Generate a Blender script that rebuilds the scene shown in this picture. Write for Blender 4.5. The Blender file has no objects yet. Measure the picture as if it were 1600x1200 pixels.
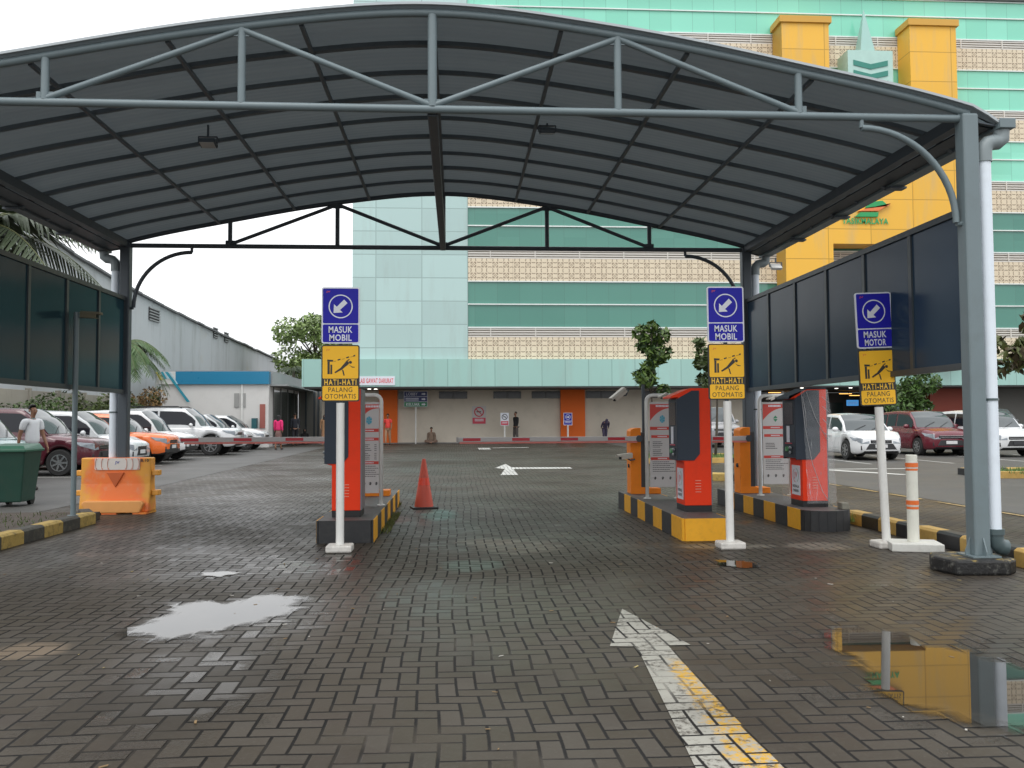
import bpy, bmesh, math, random
from mathutils import Vector, Matrix, Quaternion
R = math.radians
scene = bpy.context.scene
col = scene.collection
random.seed(7)

# ------------------------------------------------------------------ camera, sky, sun, exposure
F_PX, PITCH, ROLL, YAW = 1342.35, .0441, -.0052, .0647
CAM = Vector((.205, -7.47, 1.35))
fw = Vector((math.sin(YAW)*math.cos(PITCH), math.cos(YAW)*math.cos(PITCH), math.sin(PITCH)))
rt = Vector((math.cos(YAW), -math.sin(YAW), 0)); up = rt.cross(fw)
rt2 = rt*math.cos(ROLL) + up*math.sin(ROLL); up2 = -rt*math.sin(ROLL) + up*math.cos(ROLL)
cd = bpy.data.cameras.new('camera'); cam = bpy.data.objects.new('camera', cd); col.objects.link(cam)
cam.matrix_world = Matrix(((rt2.x, up2.x, -fw.x, CAM.x), (rt2.y, up2.y, -fw.y, CAM.y), (rt2.z, up2.z, -fw.z, CAM.z), (0, 0, 0, 1)))
cd.sensor_width = 36; cd.lens = F_PX/1600*36; cd.clip_end = 1500; cd.clip_start = .05
scene.camera = cam

SUN_EL, SUN_AZ = 58, 205
world = bpy.data.worlds.new("World"); scene.world = world; world.use_nodes = True
wt = world.node_tree; wt.nodes.clear()
wo = wt.nodes.new('ShaderNodeOutputWorld'); bg = wt.nodes.new('ShaderNodeBackground')
sky = wt.nodes.new('ShaderNodeTexSky'); sky.sky_type = 'NISHITA'; sky.sun_disc = False
sky.sun_elevation = R(SUN_EL); sky.sun_rotation = R(SUN_AZ); sky.dust_density = 4; sky.air_density = 1.5
mx = wt.nodes.new('ShaderNodeMix'); mx.data_type = 'RGBA'; mx.inputs[0].default_value = .93
tc = wt.nodes.new('ShaderNodeTexCoord'); nz = wt.nodes.new('ShaderNodeTexNoise'); nz.inputs['Scale'].default_value = 2.2; nz.inputs['Detail'].default_value = 5
mp = wt.nodes.new('ShaderNodeMapping'); mp.inputs['Scale'].default_value = (1, 1, 2.6)
cr = wt.nodes.new('ShaderNodeValToRGB')
cr.color_ramp.elements[0].position = .3; cr.color_ramp.elements[0].color = (10.2, 10.6, 11.2, 1)
cr.color_ramp.elements[1].position = .62; cr.color_ramp.elements[1].color = (14.2, 14.3, 14.4, 1)
wt.links.new(tc.outputs['Generated'], mp.inputs[0]); wt.links.new(mp.outputs[0], nz.inputs['Vector']); wt.links.new(nz.outputs[0], cr.inputs[0])
sx = wt.nodes.new('ShaderNodeSeparateXYZ'); mr = wt.nodes.new('ShaderNodeMapRange'); mr.inputs[1].default_value = 0; mr.inputs[2].default_value = .9; mr.inputs[3].default_value = .80; mr.inputs[4].default_value = 1.45
vm = wt.nodes.new('ShaderNodeVectorMath'); vm.operation = 'SCALE'
wt.links.new(tc.outputs['Generated'], sx.inputs[0]); wt.links.new(sx.outputs[2], mr.inputs[0]); wt.links.new(cr.outputs[0], vm.inputs[0]); wt.links.new(mr.outputs[0], vm.inputs['Scale'])
wt.links.new(sky.outputs[0], mx.inputs[6]); wt.links.new(vm.outputs[0], mx.inputs[7]); wt.links.new(mx.outputs[2], bg.inputs[0])
bg.inputs[1].default_value = .1; wt.links.new(bg.outputs[0], wo.inputs[0])
sd = bpy.data.lights.new('sun', 'SUN'); sd.energy = .7; sd.angle = R(25); sd.color = (1, .96, .9)
so = bpy.data.objects.new('sun', sd); col.objects.link(so)
_a = R(SUN_AZ); _d = Vector((math.sin(_a)*math.cos(R(SUN_EL)), math.cos(_a)*math.cos(R(SUN_EL)), math.sin(R(SUN_EL))))
so.rotation_euler = _d.to_track_quat('Z', 'Y').to_euler()
vs = scene.view_settings; vs.view_transform = 'Standard'; vs.look = 'None'; vs.exposure = .2; vs.gamma = 1

def GZ(y): return max(0., min(.19, (y-12)*.0065))
def ray(px, py): return fw + rt2*((px-800)/F_PX) - up2*((py-600)/F_PX)
def AY(px, py, y):
    d = ray(px, py); return CAM + d*((y-CAM.y)/d.y)
def AG(px, py, z=0):
    d = ray(px, py); return CAM + d*((z-CAM.z)/d.z)

# ------------------------------------------------------------------ materials
def lin(c):
    if isinstance(c, str):
        c = [int(c[i:i+2], 16)/255 for i in (0, 2, 4)]
        c = [x/12.92 if x <= .04045 else ((x+.055)/1.055)**2.4 for x in c]
    return (c[0], c[1], c[2], 1)
class NT:
    def __init__(s, name):
        s.m = bpy.data.materials.new(name); s.m.use_nodes = True; s.t = s.m.node_tree
        s.b = s.t.nodes['Principled BSDF']; s.out = s.t.nodes['Material Output']
    def n(s, t, **k):
        nd = s.t.nodes.new('ShaderNode'+t)
        for a, v in k.items(): setattr(nd, a, v)
        return nd
    def l(s, a, b):
        if isinstance(a, (int, float)): b.default_value = a
        elif isinstance(a, tuple): b.default_value = a
        else: s.t.links.new(a, b)
    def mth(s, op, a, b=None, c=None, clamp=False):
        nd = s.n('Math', operation=op); nd.use_clamp = clamp
        for i, v in enumerate((a, b, c)):
            if v is not None: s.l(v, nd.inputs[i])
        return nd.outputs[0]
    def mix(s, f, a, b):
        nd = s.n('Mix', data_type='RGBA'); s.l(f, nd.inputs[0]); s.l(a, nd.inputs[6]); s.l(b, nd.inputs[7]); return nd.outputs[2]
    def obj(s): return s.n('TexCoord').outputs['Object']
    def pos(s): return s.n('NewGeometry').outputs['Position']
    def xyz(s, v):
        nd = s.n('SeparateXYZ'); s.l(v, nd.inputs[0]); return nd.outputs
    def vec(s, x, y, z):
        nd = s.n('CombineXYZ'); s.l(x, nd.inputs[0]); s.l(y, nd.inputs[1]); s.l(z, nd.inputs[2]); return nd.outputs[0]
    def noise(s, v, sc, det=4, rough=.55, stretch=None):
        if stretch:
            mpn = s.n('Mapping'); mpn.inputs['Scale'].default_value = stretch; s.l(v, mpn.inputs[0]); v = mpn.outputs[0]
        nd = s.n('TexNoise'); nd.inputs['Scale'].default_value = sc; nd.inputs['Detail'].default_value = det; nd.inputs['Roughness'].default_value = rough
        s.l(v, nd.inputs['Vector']); return nd.outputs[0]
    def ss(s, x, a, b):
        nd = s.n('MapRange', interpolation_type='SMOOTHSTEP'); s.l(x, nd.inputs[0]); nd.inputs[1].default_value = a; nd.inputs[2].default_value = b
        return nd.outputs[0]
    def bump(s, h, st=.3, dist=.01):
        nd = s.n('Bump'); nd.inputs['Strength'].default_value = st; nd.inputs['Distance'].default_value = dist
        s.l(h, nd.inputs['Height']); s.l(nd.outputs[0], s.b.inputs['Normal'])
    def base(s, c): s.l(c, s.b.inputs['Base Color'])
    def set(s, rough=None, metal=None, spec=None, coat=None, ior=None, trans=None, alpha=None):
        for k, v in (('Roughness', rough), ('Metallic', metal), ('Specular IOR Level', spec), ('Coat Weight', coat), ('IOR', ior), ('Transmission Weight', trans), ('Alpha', alpha)):
            if v is not None: s.l(v, s.b.inputs[k])
MC = {}
def M(name, c, rough=.5, var=.12, sc=3, metal=0, spec=.5, coat=0, bump=0, bsc=40, dirt=0, dirtc='4a4438'):
    if name in MC: return MC[name]
    t = NT(name); c = lin(c); P = t.obj()
    dk = tuple(x*(1-var) for x in c[:3])+(1,); lt = tuple(min(1, x*(1+var)) for x in c[:3])+(1,)
    cc = t.mix(t.noise(P, sc, 5), dk, lt)
    if dirt:
        d = t.mth('MULTIPLY', t.ss(t.noise(P, sc*2.3, 8, .7), .45, .75), dirt)
        cc = t.mix(d, cc, lin(dirtc))
    t.base(cc); t.set(rough=rough, metal=metal, spec=spec, coat=coat)
    if rough > .05: t.l(t.mth('ADD', t.mth('MULTIPLY', t.noise(P, sc*4, 4), .16), rough-.08), t.b.inputs['Roughness'])
    if bump: t.bump(t.noise(P, bsc, 6), bump, .01)
    MC[name] = t.m; return t.m
def emis(name, c, s):
    if name in MC: return MC[name]
    t = NT(name); t.base(lin(c)); t.b.inputs['Emission Color'].default_value = lin(c); t.b.inputs['Emission Strength'].default_value = s
    MC[name] = t.m; return t.m

# ------------------------------------------------------------------ mesh builder
class MB:
    def __init__(s): s.v = []; s.f = []; s.mi = []; s.cur = 0
    def add(s, vs, fs):
        o = len(s.v); s.v += [tuple(v) for v in vs]
        for f in fs: s.f.append(tuple(i+o for i in f)); s.mi.append(s.cur)
        return s
    def box(s, x0, x1, y0, y1, z0, z1):
        return s.add([(x0, y0, z0), (x1, y0, z0), (x1, y1, z0), (x0, y1, z0), (x0, y0, z1), (x1, y0, z1), (x1, y1, z1), (x0, y1, z1)],
                     [(3, 2, 1, 0), (4, 5, 6, 7), (0, 1, 5, 4), (1, 2, 6, 5), (2, 3, 7, 6), (3, 0, 4, 7)])
    def hexa(s, p): return s.add(p, [(3, 2, 1, 0), (4, 5, 6, 7), (0, 1, 5, 4), (1, 2, 6, 5), (2, 3, 7, 6), (3, 0, 4, 7)])
    def beam(s, a, b, w, h=None, upv=(0, 0, 1)):
        a = Vector(a); b = Vector(b); h = h or w; d = (b-a).normalized(); u = Vector(upv)
        if abs(d.dot(u)) > .95: u = Vector((0, 1, 0))
        r = d.cross(u).normalized()*w/2; u = r.normalized().cross(d).normalized()*h/2
        return s.hexa([a-r-u, a+r-u, a+r+u, a-r+u, b-r-u, b+r-u, b+r+u, b-r+u])
    def tube(s, pts, r, n=10, cap=True):
        pts = [Vector(p) for p in pts]; rs = r if isinstance(r, (list, tuple)) else [r]*len(pts)
        o = []; prev = None
        for i, p in enumerate(pts):
            d = (pts[min(i+1, len(pts)-1)]-pts[max(i-1, 0)]).normalized()
            if prev is None:
                u = Vector((0, 0, 1)) if abs(d.z) < .9 else Vector((0, 1, 0)); u = (u-d*u.dot(d)).normalized()
            else: u = (prev-d*prev.dot(d)).normalized()
            prev = u; w = d.cross(u)
            for k in range(n):
                a = 2*math.pi*k/n; o.append(p+(u*math.cos(a)+w*math.sin(a))*rs[i])
        fs = [(i*n+k, i*n+(k+1) % n, (i+1)*n+(k+1) % n, (i+1)*n+k) for i in range(len(pts)-1) for k in range(n)]
        if cap: fs += [tuple(range(n))[::-1], tuple((len(pts)-1)*n+k for k in range(n))]
        return s.add(o, fs)
    def lathe(s, prof, n=24, c=(0, 0, 0), axis='z'):
        o = []
        for (r, z) in prof:
            for k in range(n):
                a = 2*math.pi*k/n; x, y = r*math.cos(a), r*math.sin(a)
                o.append({'z': (c[0]+x, c[1]+y, c[2]+z), 'y': (c[0]+x, c[1]+z, c[2]+y), 'x': (c[0]+z, c[1]+x, c[2]+y)}[axis])
        m = len(prof)
        fs = [(i*n+k, i*n+(k+1) % n, (i+1)*n+(k+1) % n, (i+1)*n+k) for i in range(m-1) for k in range(n)]
        fs += [tuple(range(n))[::-1], tuple((m-1)*n+k for k in range(n))]
        return s.add(o, fs)
    def prism(s, poly, a, b, plane='xz'):
        # polygon (u,v) extruded from a to b along the third axis
        def P(u, v, w): return {'xz': (u, w, v), 'xy': (u, v, w), 'yz': (w, u, v)}[plane]
        n = len(poly); vs_ = [P(u, v, a) for u, v in poly]+[P(u, v, b) for u, v in poly]
        return s.add(vs_, [tuple(range(n)), tuple(range(n, 2*n))[::-1]]+[(i, (i+1) % n, n+(i+1) % n, n+i) for i in range(n)])
    def ell(s, c, r, n=12, m=8):
        o = []; 
        for i in range(1, m):
            t = math.pi*i/m
            for k in range(n):
                a = 2*math.pi*k/n; o.append((c[0]+r[0]*math.sin(t)*math.cos(a), c[1]+r[1]*math.sin(t)*math.sin(a), c[2]+r[2]*math.cos(t)))
        o += [(c[0], c[1], c[2]+r[2]), (c[0], c[1], c[2]-r[2])]
        fs = [(i*n+k, (i+1)*n+k, (i+1)*n+(k+1) % n, i*n+(k+1) % n) for i in range(m-2) for k in range(n)]
        T = (m-1)*n
        fs += [(T, k, (k+1) % n) for k in range(n)]+[(T+1, (m-2)*n+(k+1) % n, (m-2)*n+k) for k in range(n)]
        return s.add(o, fs)
    def build(s, name, mat, parent=None, loc=None, rot=None, bevel=0, smooth=False, seg=2):
        me = bpy.data.meshes.new(name); me.from_pydata(s.v, [], s.f)
        mats = mat if isinstance(mat, (list, tuple)) else [mat]
        for m in mats: me.materials.append(m)
        if len(mats) > 1: me.polygons.foreach_set('material_index', s.mi)
        bm = bmesh.new(); bm.from_mesh(me); bmesh.ops.recalc_face_normals(bm, faces=bm.faces); bm.to_mesh(me); bm.free()
        if smooth:
            me.polygons.foreach_set('use_smooth', [True]*len(me.polygons))
            if smooth != 'all': me.set_sharp_from_angle(angle=R(40))
        o = bpy.data.objects.new(name, me); col.objects.link(o)
        if parent is not None: o.parent = parent
        if loc is not None: o.location = loc
        if rot is not None: o.rotation_euler = rot
        if bevel:
            b = o.modifiers.new('bevel', 'BEVEL'); b.width = bevel; b.segments = seg; b.limit_method = 'ANGLE'; b.angle_limit = R(40)
        return o
def tag(o, label=None, cat=None, group=None, kind=None):
    if label: o['label'] = label
    if cat: o['category'] = cat
    if group: o['group'] = group
    if kind: o['kind'] = kind
    return o
def thing(name, label, cat, loc=(0, 0, 0), rz=0, group=None):
    o = bpy.data.objects.new(name, None); col.objects.link(o); o.location = loc; o.rotation_euler = (0, 0, rz); o.empty_display_size = .1
    return tag(o, label, cat, group)
def struct(o): o['kind'] = 'structure'; return o
def copy_tree(o, parent=None):
    c = o.copy(); col.objects.link(c)
    if parent is not None: c.parent = parent
    for ch in list(o.children): copy_tree(ch, c)
    return c
def text(name, s, h, w, mat, parent, org, U=(1, 0, 0), V=(0, 0, 1), off=.004, bold=.0, sheary=0):
    """lettering h high and w wide (w None: natural) centred at org, in the plane U,V, standing off by 'off'"""
    cu = bpy.data.curves.new('t', 'FONT'); cu.body = s; cu.align_x = 'CENTER'; cu.size = 1; cu.space_character = (1.3 if s == 'HATI-HATI' else 1.08) if len(s) > 3 else 1; cu.offset = bold; cu.resolution_u = 3
    to = bpy.data.objects.new('t', cu); col.objects.link(to)
    dg = bpy.context.evaluated_depsgraph_get(); me = bpy.data.meshes.new_from_object(to.evaluated_get(dg))
    bpy.data.objects.remove(to); bpy.data.curves.remove(cu)
    xs = [v.co.x for v in me.vertices]; ys = [v.co.y for v in me.vertices]
    cx, cy = (min(xs)+max(xs))/2, (min(ys)+max(ys))/2; sy = h/max(1e-6, max(ys)-min(ys)); sx = sy if w is None else w/(max(xs)-min(xs))
    U = Vector(U).normalized(); V = Vector(V).normalized(); N_ = U.cross(V); org = Vector(org)
    for v in me.vertices: v.co = org+U*((v.co.x-cx)*sx)+V*((v.co.y-cy)*sy)+N_*off
    me.materials.clear(); me.materials.append(mat); me.name = name
    o = bpy.data.objects.new(name, me); col.objects.link(o)
    if parent is not None: o.parent = parent
    return o
def rrect(x0, x1, z0, z1, r, n=5):
    p = []
    for cx, cz, a0 in ((x1-r, z0+r, -90), (x1-r, z1-r, 0), (x0+r, z1-r, 90), (x0+r, z0+r, 180)):
        for k in range(n+1):
            a = R(a0+90*k/n); p.append((cx+r*math.cos(a), cz+r*math.sin(a)))
    return p
def ring(mb, cx, cz, r0, r1, y, n=32, a0=0, a1=360, plane='xz'):
    """flat ring facing -y"""
    o = []
    for k in range(n+1):
        a = R(a0+(a1-a0)*k/n)
        for r in (r0, r1): o.append((cx+r*math.cos(a), y, cz+r*math.sin(a)))
    mb.add(o, [(2*k, 2*k+1, 2*k+3, 2*k+2) for k in range(n)])

# ------------------------------------------------------------------ ground materials
def herring(t, w=.105, joint=.045):
    """returns edge distance, brick random value, brick id vector, fractional coords"""
    P = t.pos(); x, y, z = t.xyz(P)
    wob = t.noise(P, .35, 2)
    X = t.mth('DIVIDE', t.mth('ADD', x, t.mth('MULTIPLY', t.mth('SUBTRACT', wob, .5), .22)), w)
    Y = t.mth('DIVIDE', t.mth('ADD', y, t.mth('MULTIPLY', t.mth('SUBTRACT', t.noise(P, .3, 2, stretch=(1, 1, 3)), .5), .22)), w)
    i = t.mth('FLOOR', X); j = t.mth('FLOOR', Y); fx = t.mth('SUBTRACT', X, i); fy = t.mth('SUBTRACT', Y, j)
    k = t.mth('FLOORED_MODULO', t.mth('SUBTRACT', i, j), 4.)
    def eq(v): return t.mth('COMPARE', k, float(v), .1)
    k0, k1, k2, k3 = eq(0), eq(1), eq(2), eq(3)
    dl = t.mth('ADD', fx, k1); dr = t.mth('ADD', t.mth('SUBTRACT', 1., fx), k0)
    db = t.mth('ADD', fy, k2); dt = t.mth('ADD', t.mth('SUBTRACT', 1., fy), k3)
    d = t.mth('MINIMUM', t.mth('MINIMUM', dl, dr), t.mth('MINIMUM', db, dt))
    idv = t.vec(t.mth('SUBTRACT', i, k1), t.mth('SUBTRACT', j, k2), 0.)
    wn = t.n('TexWhiteNoise'); wn.noise_dimensions = '3D'; t.l(idv, wn.inputs['Vector'])
    return P, d, wn.outputs['Value'], wn.outputs['Color'], X, Y
def paver_mat(name, paint=None):
    t = NT(name); P, d, rnd, rcol, X, Y = herring(t)
    jn = t.noise(P, 60, 3); dj = t.mth('ADD', d, t.mth('MULTIPLY', t.mth('SUBTRACT', jn, .5), .05))
    # joints get narrower / filled with grit in patches
    fill = t.ss(t.noise(P, .9, 3), .5, .66)
    joint = t.mth('MULTIPLY', t.mth('SUBTRACT', 1., t.ss(dj, .045, .10)), t.mth('SUBTRACT', 1., t.mth('MULTIPLY', fill, .75)))
    big = t.noise(P, .28, 5); mid = t.noise(P, 1.7, 5); fine = t.noise(P, 45, 5, .7)
    c1 = t.mix(big, lin((.030, .024, .017)), lin((.070, .058, .043)))
    c1 = t.mix(t.mth('MULTIPLY', t.mth('SUBTRACT', rnd, .35), .7, clamp=True), c1, lin((.078, .070, .060)))
    c1 = t.mix(t.mth('MULTIPLY', t.ss(mid, .5, .75), .5), c1, lin((.05, .038, .032)))
    c1 = t.mix(t.mth('MULTIPLY', t.ss(fine, .45, .8), .5), c1, lin((.10, .092, .078)))
    # stains with their own shape: pale cement, oil, faded teal paint
    def blob(cx, cy, rx, ry, edge=.4):
        x, y, z = t.xyz(P)
        a = t.mth('POWER', t.mth('DIVIDE', t.mth('SUBTRACT', x, cx), rx), 2.); b = t.mth('POWER', t.mth('DIVIDE', t.mth('SUBTRACT', y, cy), ry), 2.)
        r = t.mth('SQRT', t.mth('ADD', a, b)); r = t.mth('ADD', r, t.mth('MULTIPLY', t.mth('SUBTRACT', t.noise(P, 4, 6, .7), .5), 1.3))
        return t.mth('SUBTRACT', 1., t.ss(r, 1-edge, 1+edge*.5))
    for (cx, cy, rx, ry, cc, am) in ((-.05, 5.2, .28, .75, (.10, .20, .17), .75), (.9, 1.9, .5, .6, (.16, .14, .11), .55), (-2.35, -2.1, .22, .22, (.17, .13, .09), .8),
                                     (-2.35, -3.2, .22, .15, (.2, .16, .12), .7), (.35, .7, .3, .35, (.12, .18, .15), .4), (3.1, 1.7, .5, .25, (.25, .23, .19), .6), (4.1, 1.6, .35, .3, (.24, .21, .17), .6),
                                     (.55, 2.3, .4, .3, (.2, .17, .13), .5), (-.6, 4.6, .18, .5, (.16, .05, .04), .5)):
        c1 = t.mix(t.mth('MULTIPLY', blob(cx, cy, rx, ry), am), c1, lin(cc))
    specks = t.mth('GREATER_THAN', t.noise(P, 95, 1), .79)
    c1 = t.mix(t.mth('MULTIPLY', specks, .35), c1, lin((.35, .32, .27)))
    if paint:
        wear = t.ss(t.mth('ADD', t.noise(P, 26, 8, .78), t.mth('MULTIPLY', t.mth('SUBTRACT', rnd, .5), .13)), .51, .68)
        pc = lin((.34, .33, .29))
        if paint == 'arrow':
            x, y, z = t.xyz(P)
            # yellow top coat remains along the right side of the shaft near its foot
            ye = t.mth('ADD', t.mth('SUBTRACT', x, t.mth('ADD', 1.36, t.mth('MULTIPLY', t.mth('ADD', y, 2.9), .06))), t.mth('MULTIPLY', t.mth('SUBTRACT', t.noise(P, 9, 6, .7), .5), .3))
            yf = t.mth('MULTIPLY', t.ss(ye, -.01, .03), t.mth('SUBTRACT', 1., t.ss(y, -2.75, -2.55)))
            yf = t.mth('MULTIPLY', yf, t.ss(t.noise(P, 24, 8, .8), .42, .56))
            pc = t.mix(yf, pc, lin((.58, .33, .03)))
        if paint == 'yellow': pc = lin((.5, .36, .16))
        c1 = t.mix(t.mth('MULTIPLY', t.mth('SUBTRACT', 1., wear), .93), c1, pc) if paint != 'fresh' else t.mix(t.mth('SUBTRACT', 1., t.mth('MULTIPLY', wear, .5)), c1, lin((.6, .6, .57)))
    c = t.mix(joint, c1, lin((.009, .0085, .008)))
    wet = t.ss(t.noise(P, .42, 5, .6), .34, .66)
    ro = t.mth('SUBTRACT', .62, t.mth('MULTIPLY', wet, .26)); ro = t.mth('ADD', ro, t.mth('MULTIPLY', t.mth('SUBTRACT', rnd, .5), .16)); ro = t.mth('ADD', ro, t.mth('MULTIPLY', joint, .3))
    ro = t.mth('ADD', ro, t.mth('MULTIPLY', t.mth('SUBTRACT', fine, .5), .2))
    t.l(ro, t.b.inputs['Roughness']); t.l(t.mth('ADD', .14, t.mth('MULTIPLY', t.ss(big, .35, .65), .22)), t.b.inputs['Specular IOR Level'])
    wetb = None
    for (cx, cy, rx, ry) in ((-1.45, -1.2, .85, .9), (2.75, -2.9, .75, 1.1), (-1.2, -2.9, .55, .9), (2.85, .5, .35, .45), (-1.9, .45, .35, .3), (-1.1, 1.0, .8, .9)):
        q = blob(cx, cy, rx, ry, .5); wetb = q if wetb is None else t.mth('MAXIMUM', wetb, q)
    dirtp = t.ss(t.noise(P, .75, 6, .65), .46, .66); c = t.mix(t.mth('MULTIPLY', dirtp, .55), c, t.mix(.5, c, lin((.016, .011, .008)))); c = t.mix(t.mth('MULTIPLY', wetb, .40), c, lin((.020, .018, .015))); t.base(c)
    glz = t.mth('MULTIPLY', t.mth('MULTIPLY', wetb, t.ss(rnd, .45, .62)), t.mth('SUBTRACT', 1., joint))
    ro = t.mth('SUBTRACT', ro, t.mth('MULTIPLY', glz, .30), clamp=True); ro = t.mth('MAXIMUM', ro, .06); t.l(ro, t.b.inputs['Roughness'])
    sc_ = t.n('SeparateColor'); t.l(rcol, sc_.inputs[0])
    tilt = t.mth('MULTIPLY', t.mth('SUBTRACT', 1., t.mth('MULTIPLY', glz, .7)), t.mth('ADD', t.mth('MULTIPLY', t.mth('SUBTRACT', sc_.outputs[0], .5), X), t.mth('MULTIPLY', t.mth('SUBTRACT', sc_.outputs[1], .5), Y)))
    h = t.mth('ADD', t.mth('MULTIPLY', t.ss(dj, .0, .12), .9), t.mth('MULTIPLY', fine, .25))
    b1 = t.n('Bump'); b1.inputs['Strength'].default_value = .55; b1.inputs['Distance'].default_value = .005; t.l(h, b1.inputs['Height'])
    b2 = t.n('Bump'); b2.inputs['Strength'].default_value = 1; b2.inputs['Distance'].default_value = .0045; t.l(tilt, b2.inputs['Height'])
    t.l(b1.outputs[0], b2.inputs['Normal']); t.l(b2.outputs[0], t.b.inputs['Normal'])
    return t.m
def asphalt_mat():
    t = NT('asphalt'); P = t.pos()
    c = t.mix(t.noise(P, .4, 5), lin((.055, .053, .050)), lin((.085, .082, .076)))
    c = t.mix(t.mth('MULTIPLY', t.ss(t.noise(P, 60, 4, .8), .5, .8), .4), c, lin((.16, .155, .14)))
    t.base(c); t.l(t.mth('ADD', .42, t.mth('MULTIPLY', t.noise(P, .6, 5), .4)), t.b.inputs['Roughness']); t.bump(t.noise(P, 90, 4), .4, .006); return t.m
def slab(name, pts, z, mat, label=None):
    """thin sheet following the ground slope"""
    mb = MB(); mb.add([(x, y, GZ(y)+z) for x, y in pts], [tuple(range(len(pts)))])
    return mb
MPAV = paver_mat('wet_block_paving'); MASP = asphalt_mat()
# ground: one sheet, gently rising towards the mall
mb = MB(); ys = [-60, -20, 0, 12, 16, 20, 24, 28, 32, 36, 41.2, 41.3, 60, 120, 400]; xs = [-300, -60, -20, 0, 20, 60, 300]
mb.add([(x, y, GZ(y)) for y in ys for x in xs], [(j*len(xs)+i, j*len(xs)+i+1, (j+1)*len(xs)+i+1, (j+1)*len(xs)+i) for j in range(len(ys)-1) for i in range(len(xs)-1)])
struct(mb.build('ground', MPAV))
def strip(name, x0, x1, y0, y1, z, mat):
    yy = [y for y in (y0, 12, 20, 30, y1) if y0 <= y <= y1]; yy = sorted(set(yy)); m = MB()
    m.add([(x, y, GZ(y)+z) for y in yy for x in (x0, x1)], [(2*i, 2*i+1, 2*i+3, 2*i+2) for i in range(len(yy)-1)])
    return struct(m.build(name, mat))
strip('parking_asphalt', 8.2, 60, -30, 40.2, .004, MASP)
strip('parking_asphalt', -16.0, -6.2, 5.3, 35.5, .004, MASP)
MWL = paver_mat('white_road_paint', 'fresh'); MARR = paver_mat('worn_arrow_paint', 'arrow'); MYL = paver_mat('pale_yellow_line', 'yellow')
def flat(name, pts, z, mat): 
    o = slab(name, pts, z, mat).build(name, mat); return struct(o)
flat('road_marking', [(1.39, -1.29), (1.12, -2.30), (1.262, -2.32), (1.262, -2.52), (1.13, -4.11), (1.10, -4.9), (1.50, -4.9), (1.47, -4.14), (1.46, -3.13), (1.47, -2.31), (1.61, -2.32)], .004, MARR)
flat('road_marking', [(1.31, 17.2), (1.72, 19.2), (1.79, 17.4), (3.47, 17.2), (3.47, 16.6), (1.79, 16.6), (1.75, 14.2), (1.31, 14.2), (1.55, 16.6)], .004, MWL)
flat('road_marking', [(1.2, 31), (1.75, 31), (1.75, 33), (1.2, 33)], .004, MWL)
flat('road_marking', [(1.9, 32.6), (3.6, 32.9), (3.6, 33.3), (1.9, 33)], .004, MWL)
for k in range(9):
    y = 2.0+k*1.55; flat('line_marking', [(8.02, y), (8.11, y), (8.11, y+1.1), (8.02, y+1.1)], .009, MYL)
MLW = M('lot_line_paint', (.5, .5, .47), .7, .2, 8)
for x in (9.9, 12.45, 15.0, 17.7, 20.3, 22.9): flat('line_marking', [(x, 17.4), (x+.1, 17.4), (x+.1, 22.6), (x, 22.6)], .009, MLW)
flat('line_marking', [(9.3, 15.1), (12.6, 15.1), (12.6, 15.3), (9.3, 15.3)], .009, MLW)
flat('line_marking', [(9.9, 14.9), (10.3, 14.9), (11.3, 12.9), (11.0, 12.9)], .009, MLW)
for k in range(9):
    y = 14.75+k*2.55; flat('line_marking', [(-13.8, y), (-8.9, y), (-8.9, y+.1), (-13.8, y+.1)], .009, MLW)

# puddles: still water lying on the paving, ragged outline following the blocks
tw = NT('puddle_water'); Pw, dw, rw_, _c, _x, _y = herring(tw); at = tw.n('Attribute'); at.attribute_name = 'fade'
fz = tw.mth('ADD', at.outputs['Fac'], tw.mth('MULTIPLY', tw.mth('SUBTRACT', tw.noise(Pw, 6, 6, .6), .5), .75)); fz = tw.mth('ADD', fz, tw.mth('MULTIPLY', tw.mth('SUBTRACT', rw_, .5), .30))
fz = tw.mth('ADD', fz, tw.mth('MULTIPLY', tw.mth('SUBTRACT', 1., tw.ss(dw, .04, .14)), .12))
tw.l(tw.ss(fz, .12, .62), tw.b.inputs['Alpha'])
tw.base(tw.mix(tw.ss(fz, .3, .9), lin((.040, .034, .026)), lin((.020, .019, .017)))); tw.set(rough=.015, ior=1.5, spec=.7)
tw.bump(tw.noise(tw.pos(), 2.2, 2), .02, .004); MWATER = tw.m
def puddle(pts, jag=.04, seed=1, z=.006):
    rr = random.Random(seed); out = []
    for i in range(len(pts)):
        a = Vector(pts[i]); b = Vector(pts[(i+1) % len(pts)]); n = max(2, int((b-a).length/.03)); nrm = Vector(((b-a).y, -(b-a).x)).normalized()
        ph = rr.random()*6
        for k in range(n):
            u = k/n; env = math.sin(math.pi*u)*.7+.3
            p = a.lerp(b, u)+nrm*(jag*env*(math.sin(ph+u*7)*.7+(rr.random()-.5)*.25))
            if False: p = Vector((round(p.x/.105)*.105*.6+p.x*.4, round(p.y/.105)*.105*.75+p.y*.25))
            out.append(p)
    n = len(out); cx = sum(p.x for p in out)/n; cy = sum(p.y for p in out)/n
    rings = [(1.18, 0.), (1.02, .32), (.86, .62), (.66, 1.)]; mb = MB()
    mb.add([(cx+(p.x-cx)*k, cy+(p.y-cy)*k, z) for k, _ in rings for p in out], [(j*n+i, j*n+(i+1) % n, (j+1)*n+(i+1) % n, (j+1)*n+i) for j in range(3) for i in range(n)]+[tuple(3*n+i for i in range(n))])
    o = mb.build('puddle_water', MWATER); fa = o.data.attributes.new('fade', 'FLOAT', 'POINT'); fa.data.foreach_set('value', [f for _, f in rings for _i in range(n)])
    return struct(o)
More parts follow.
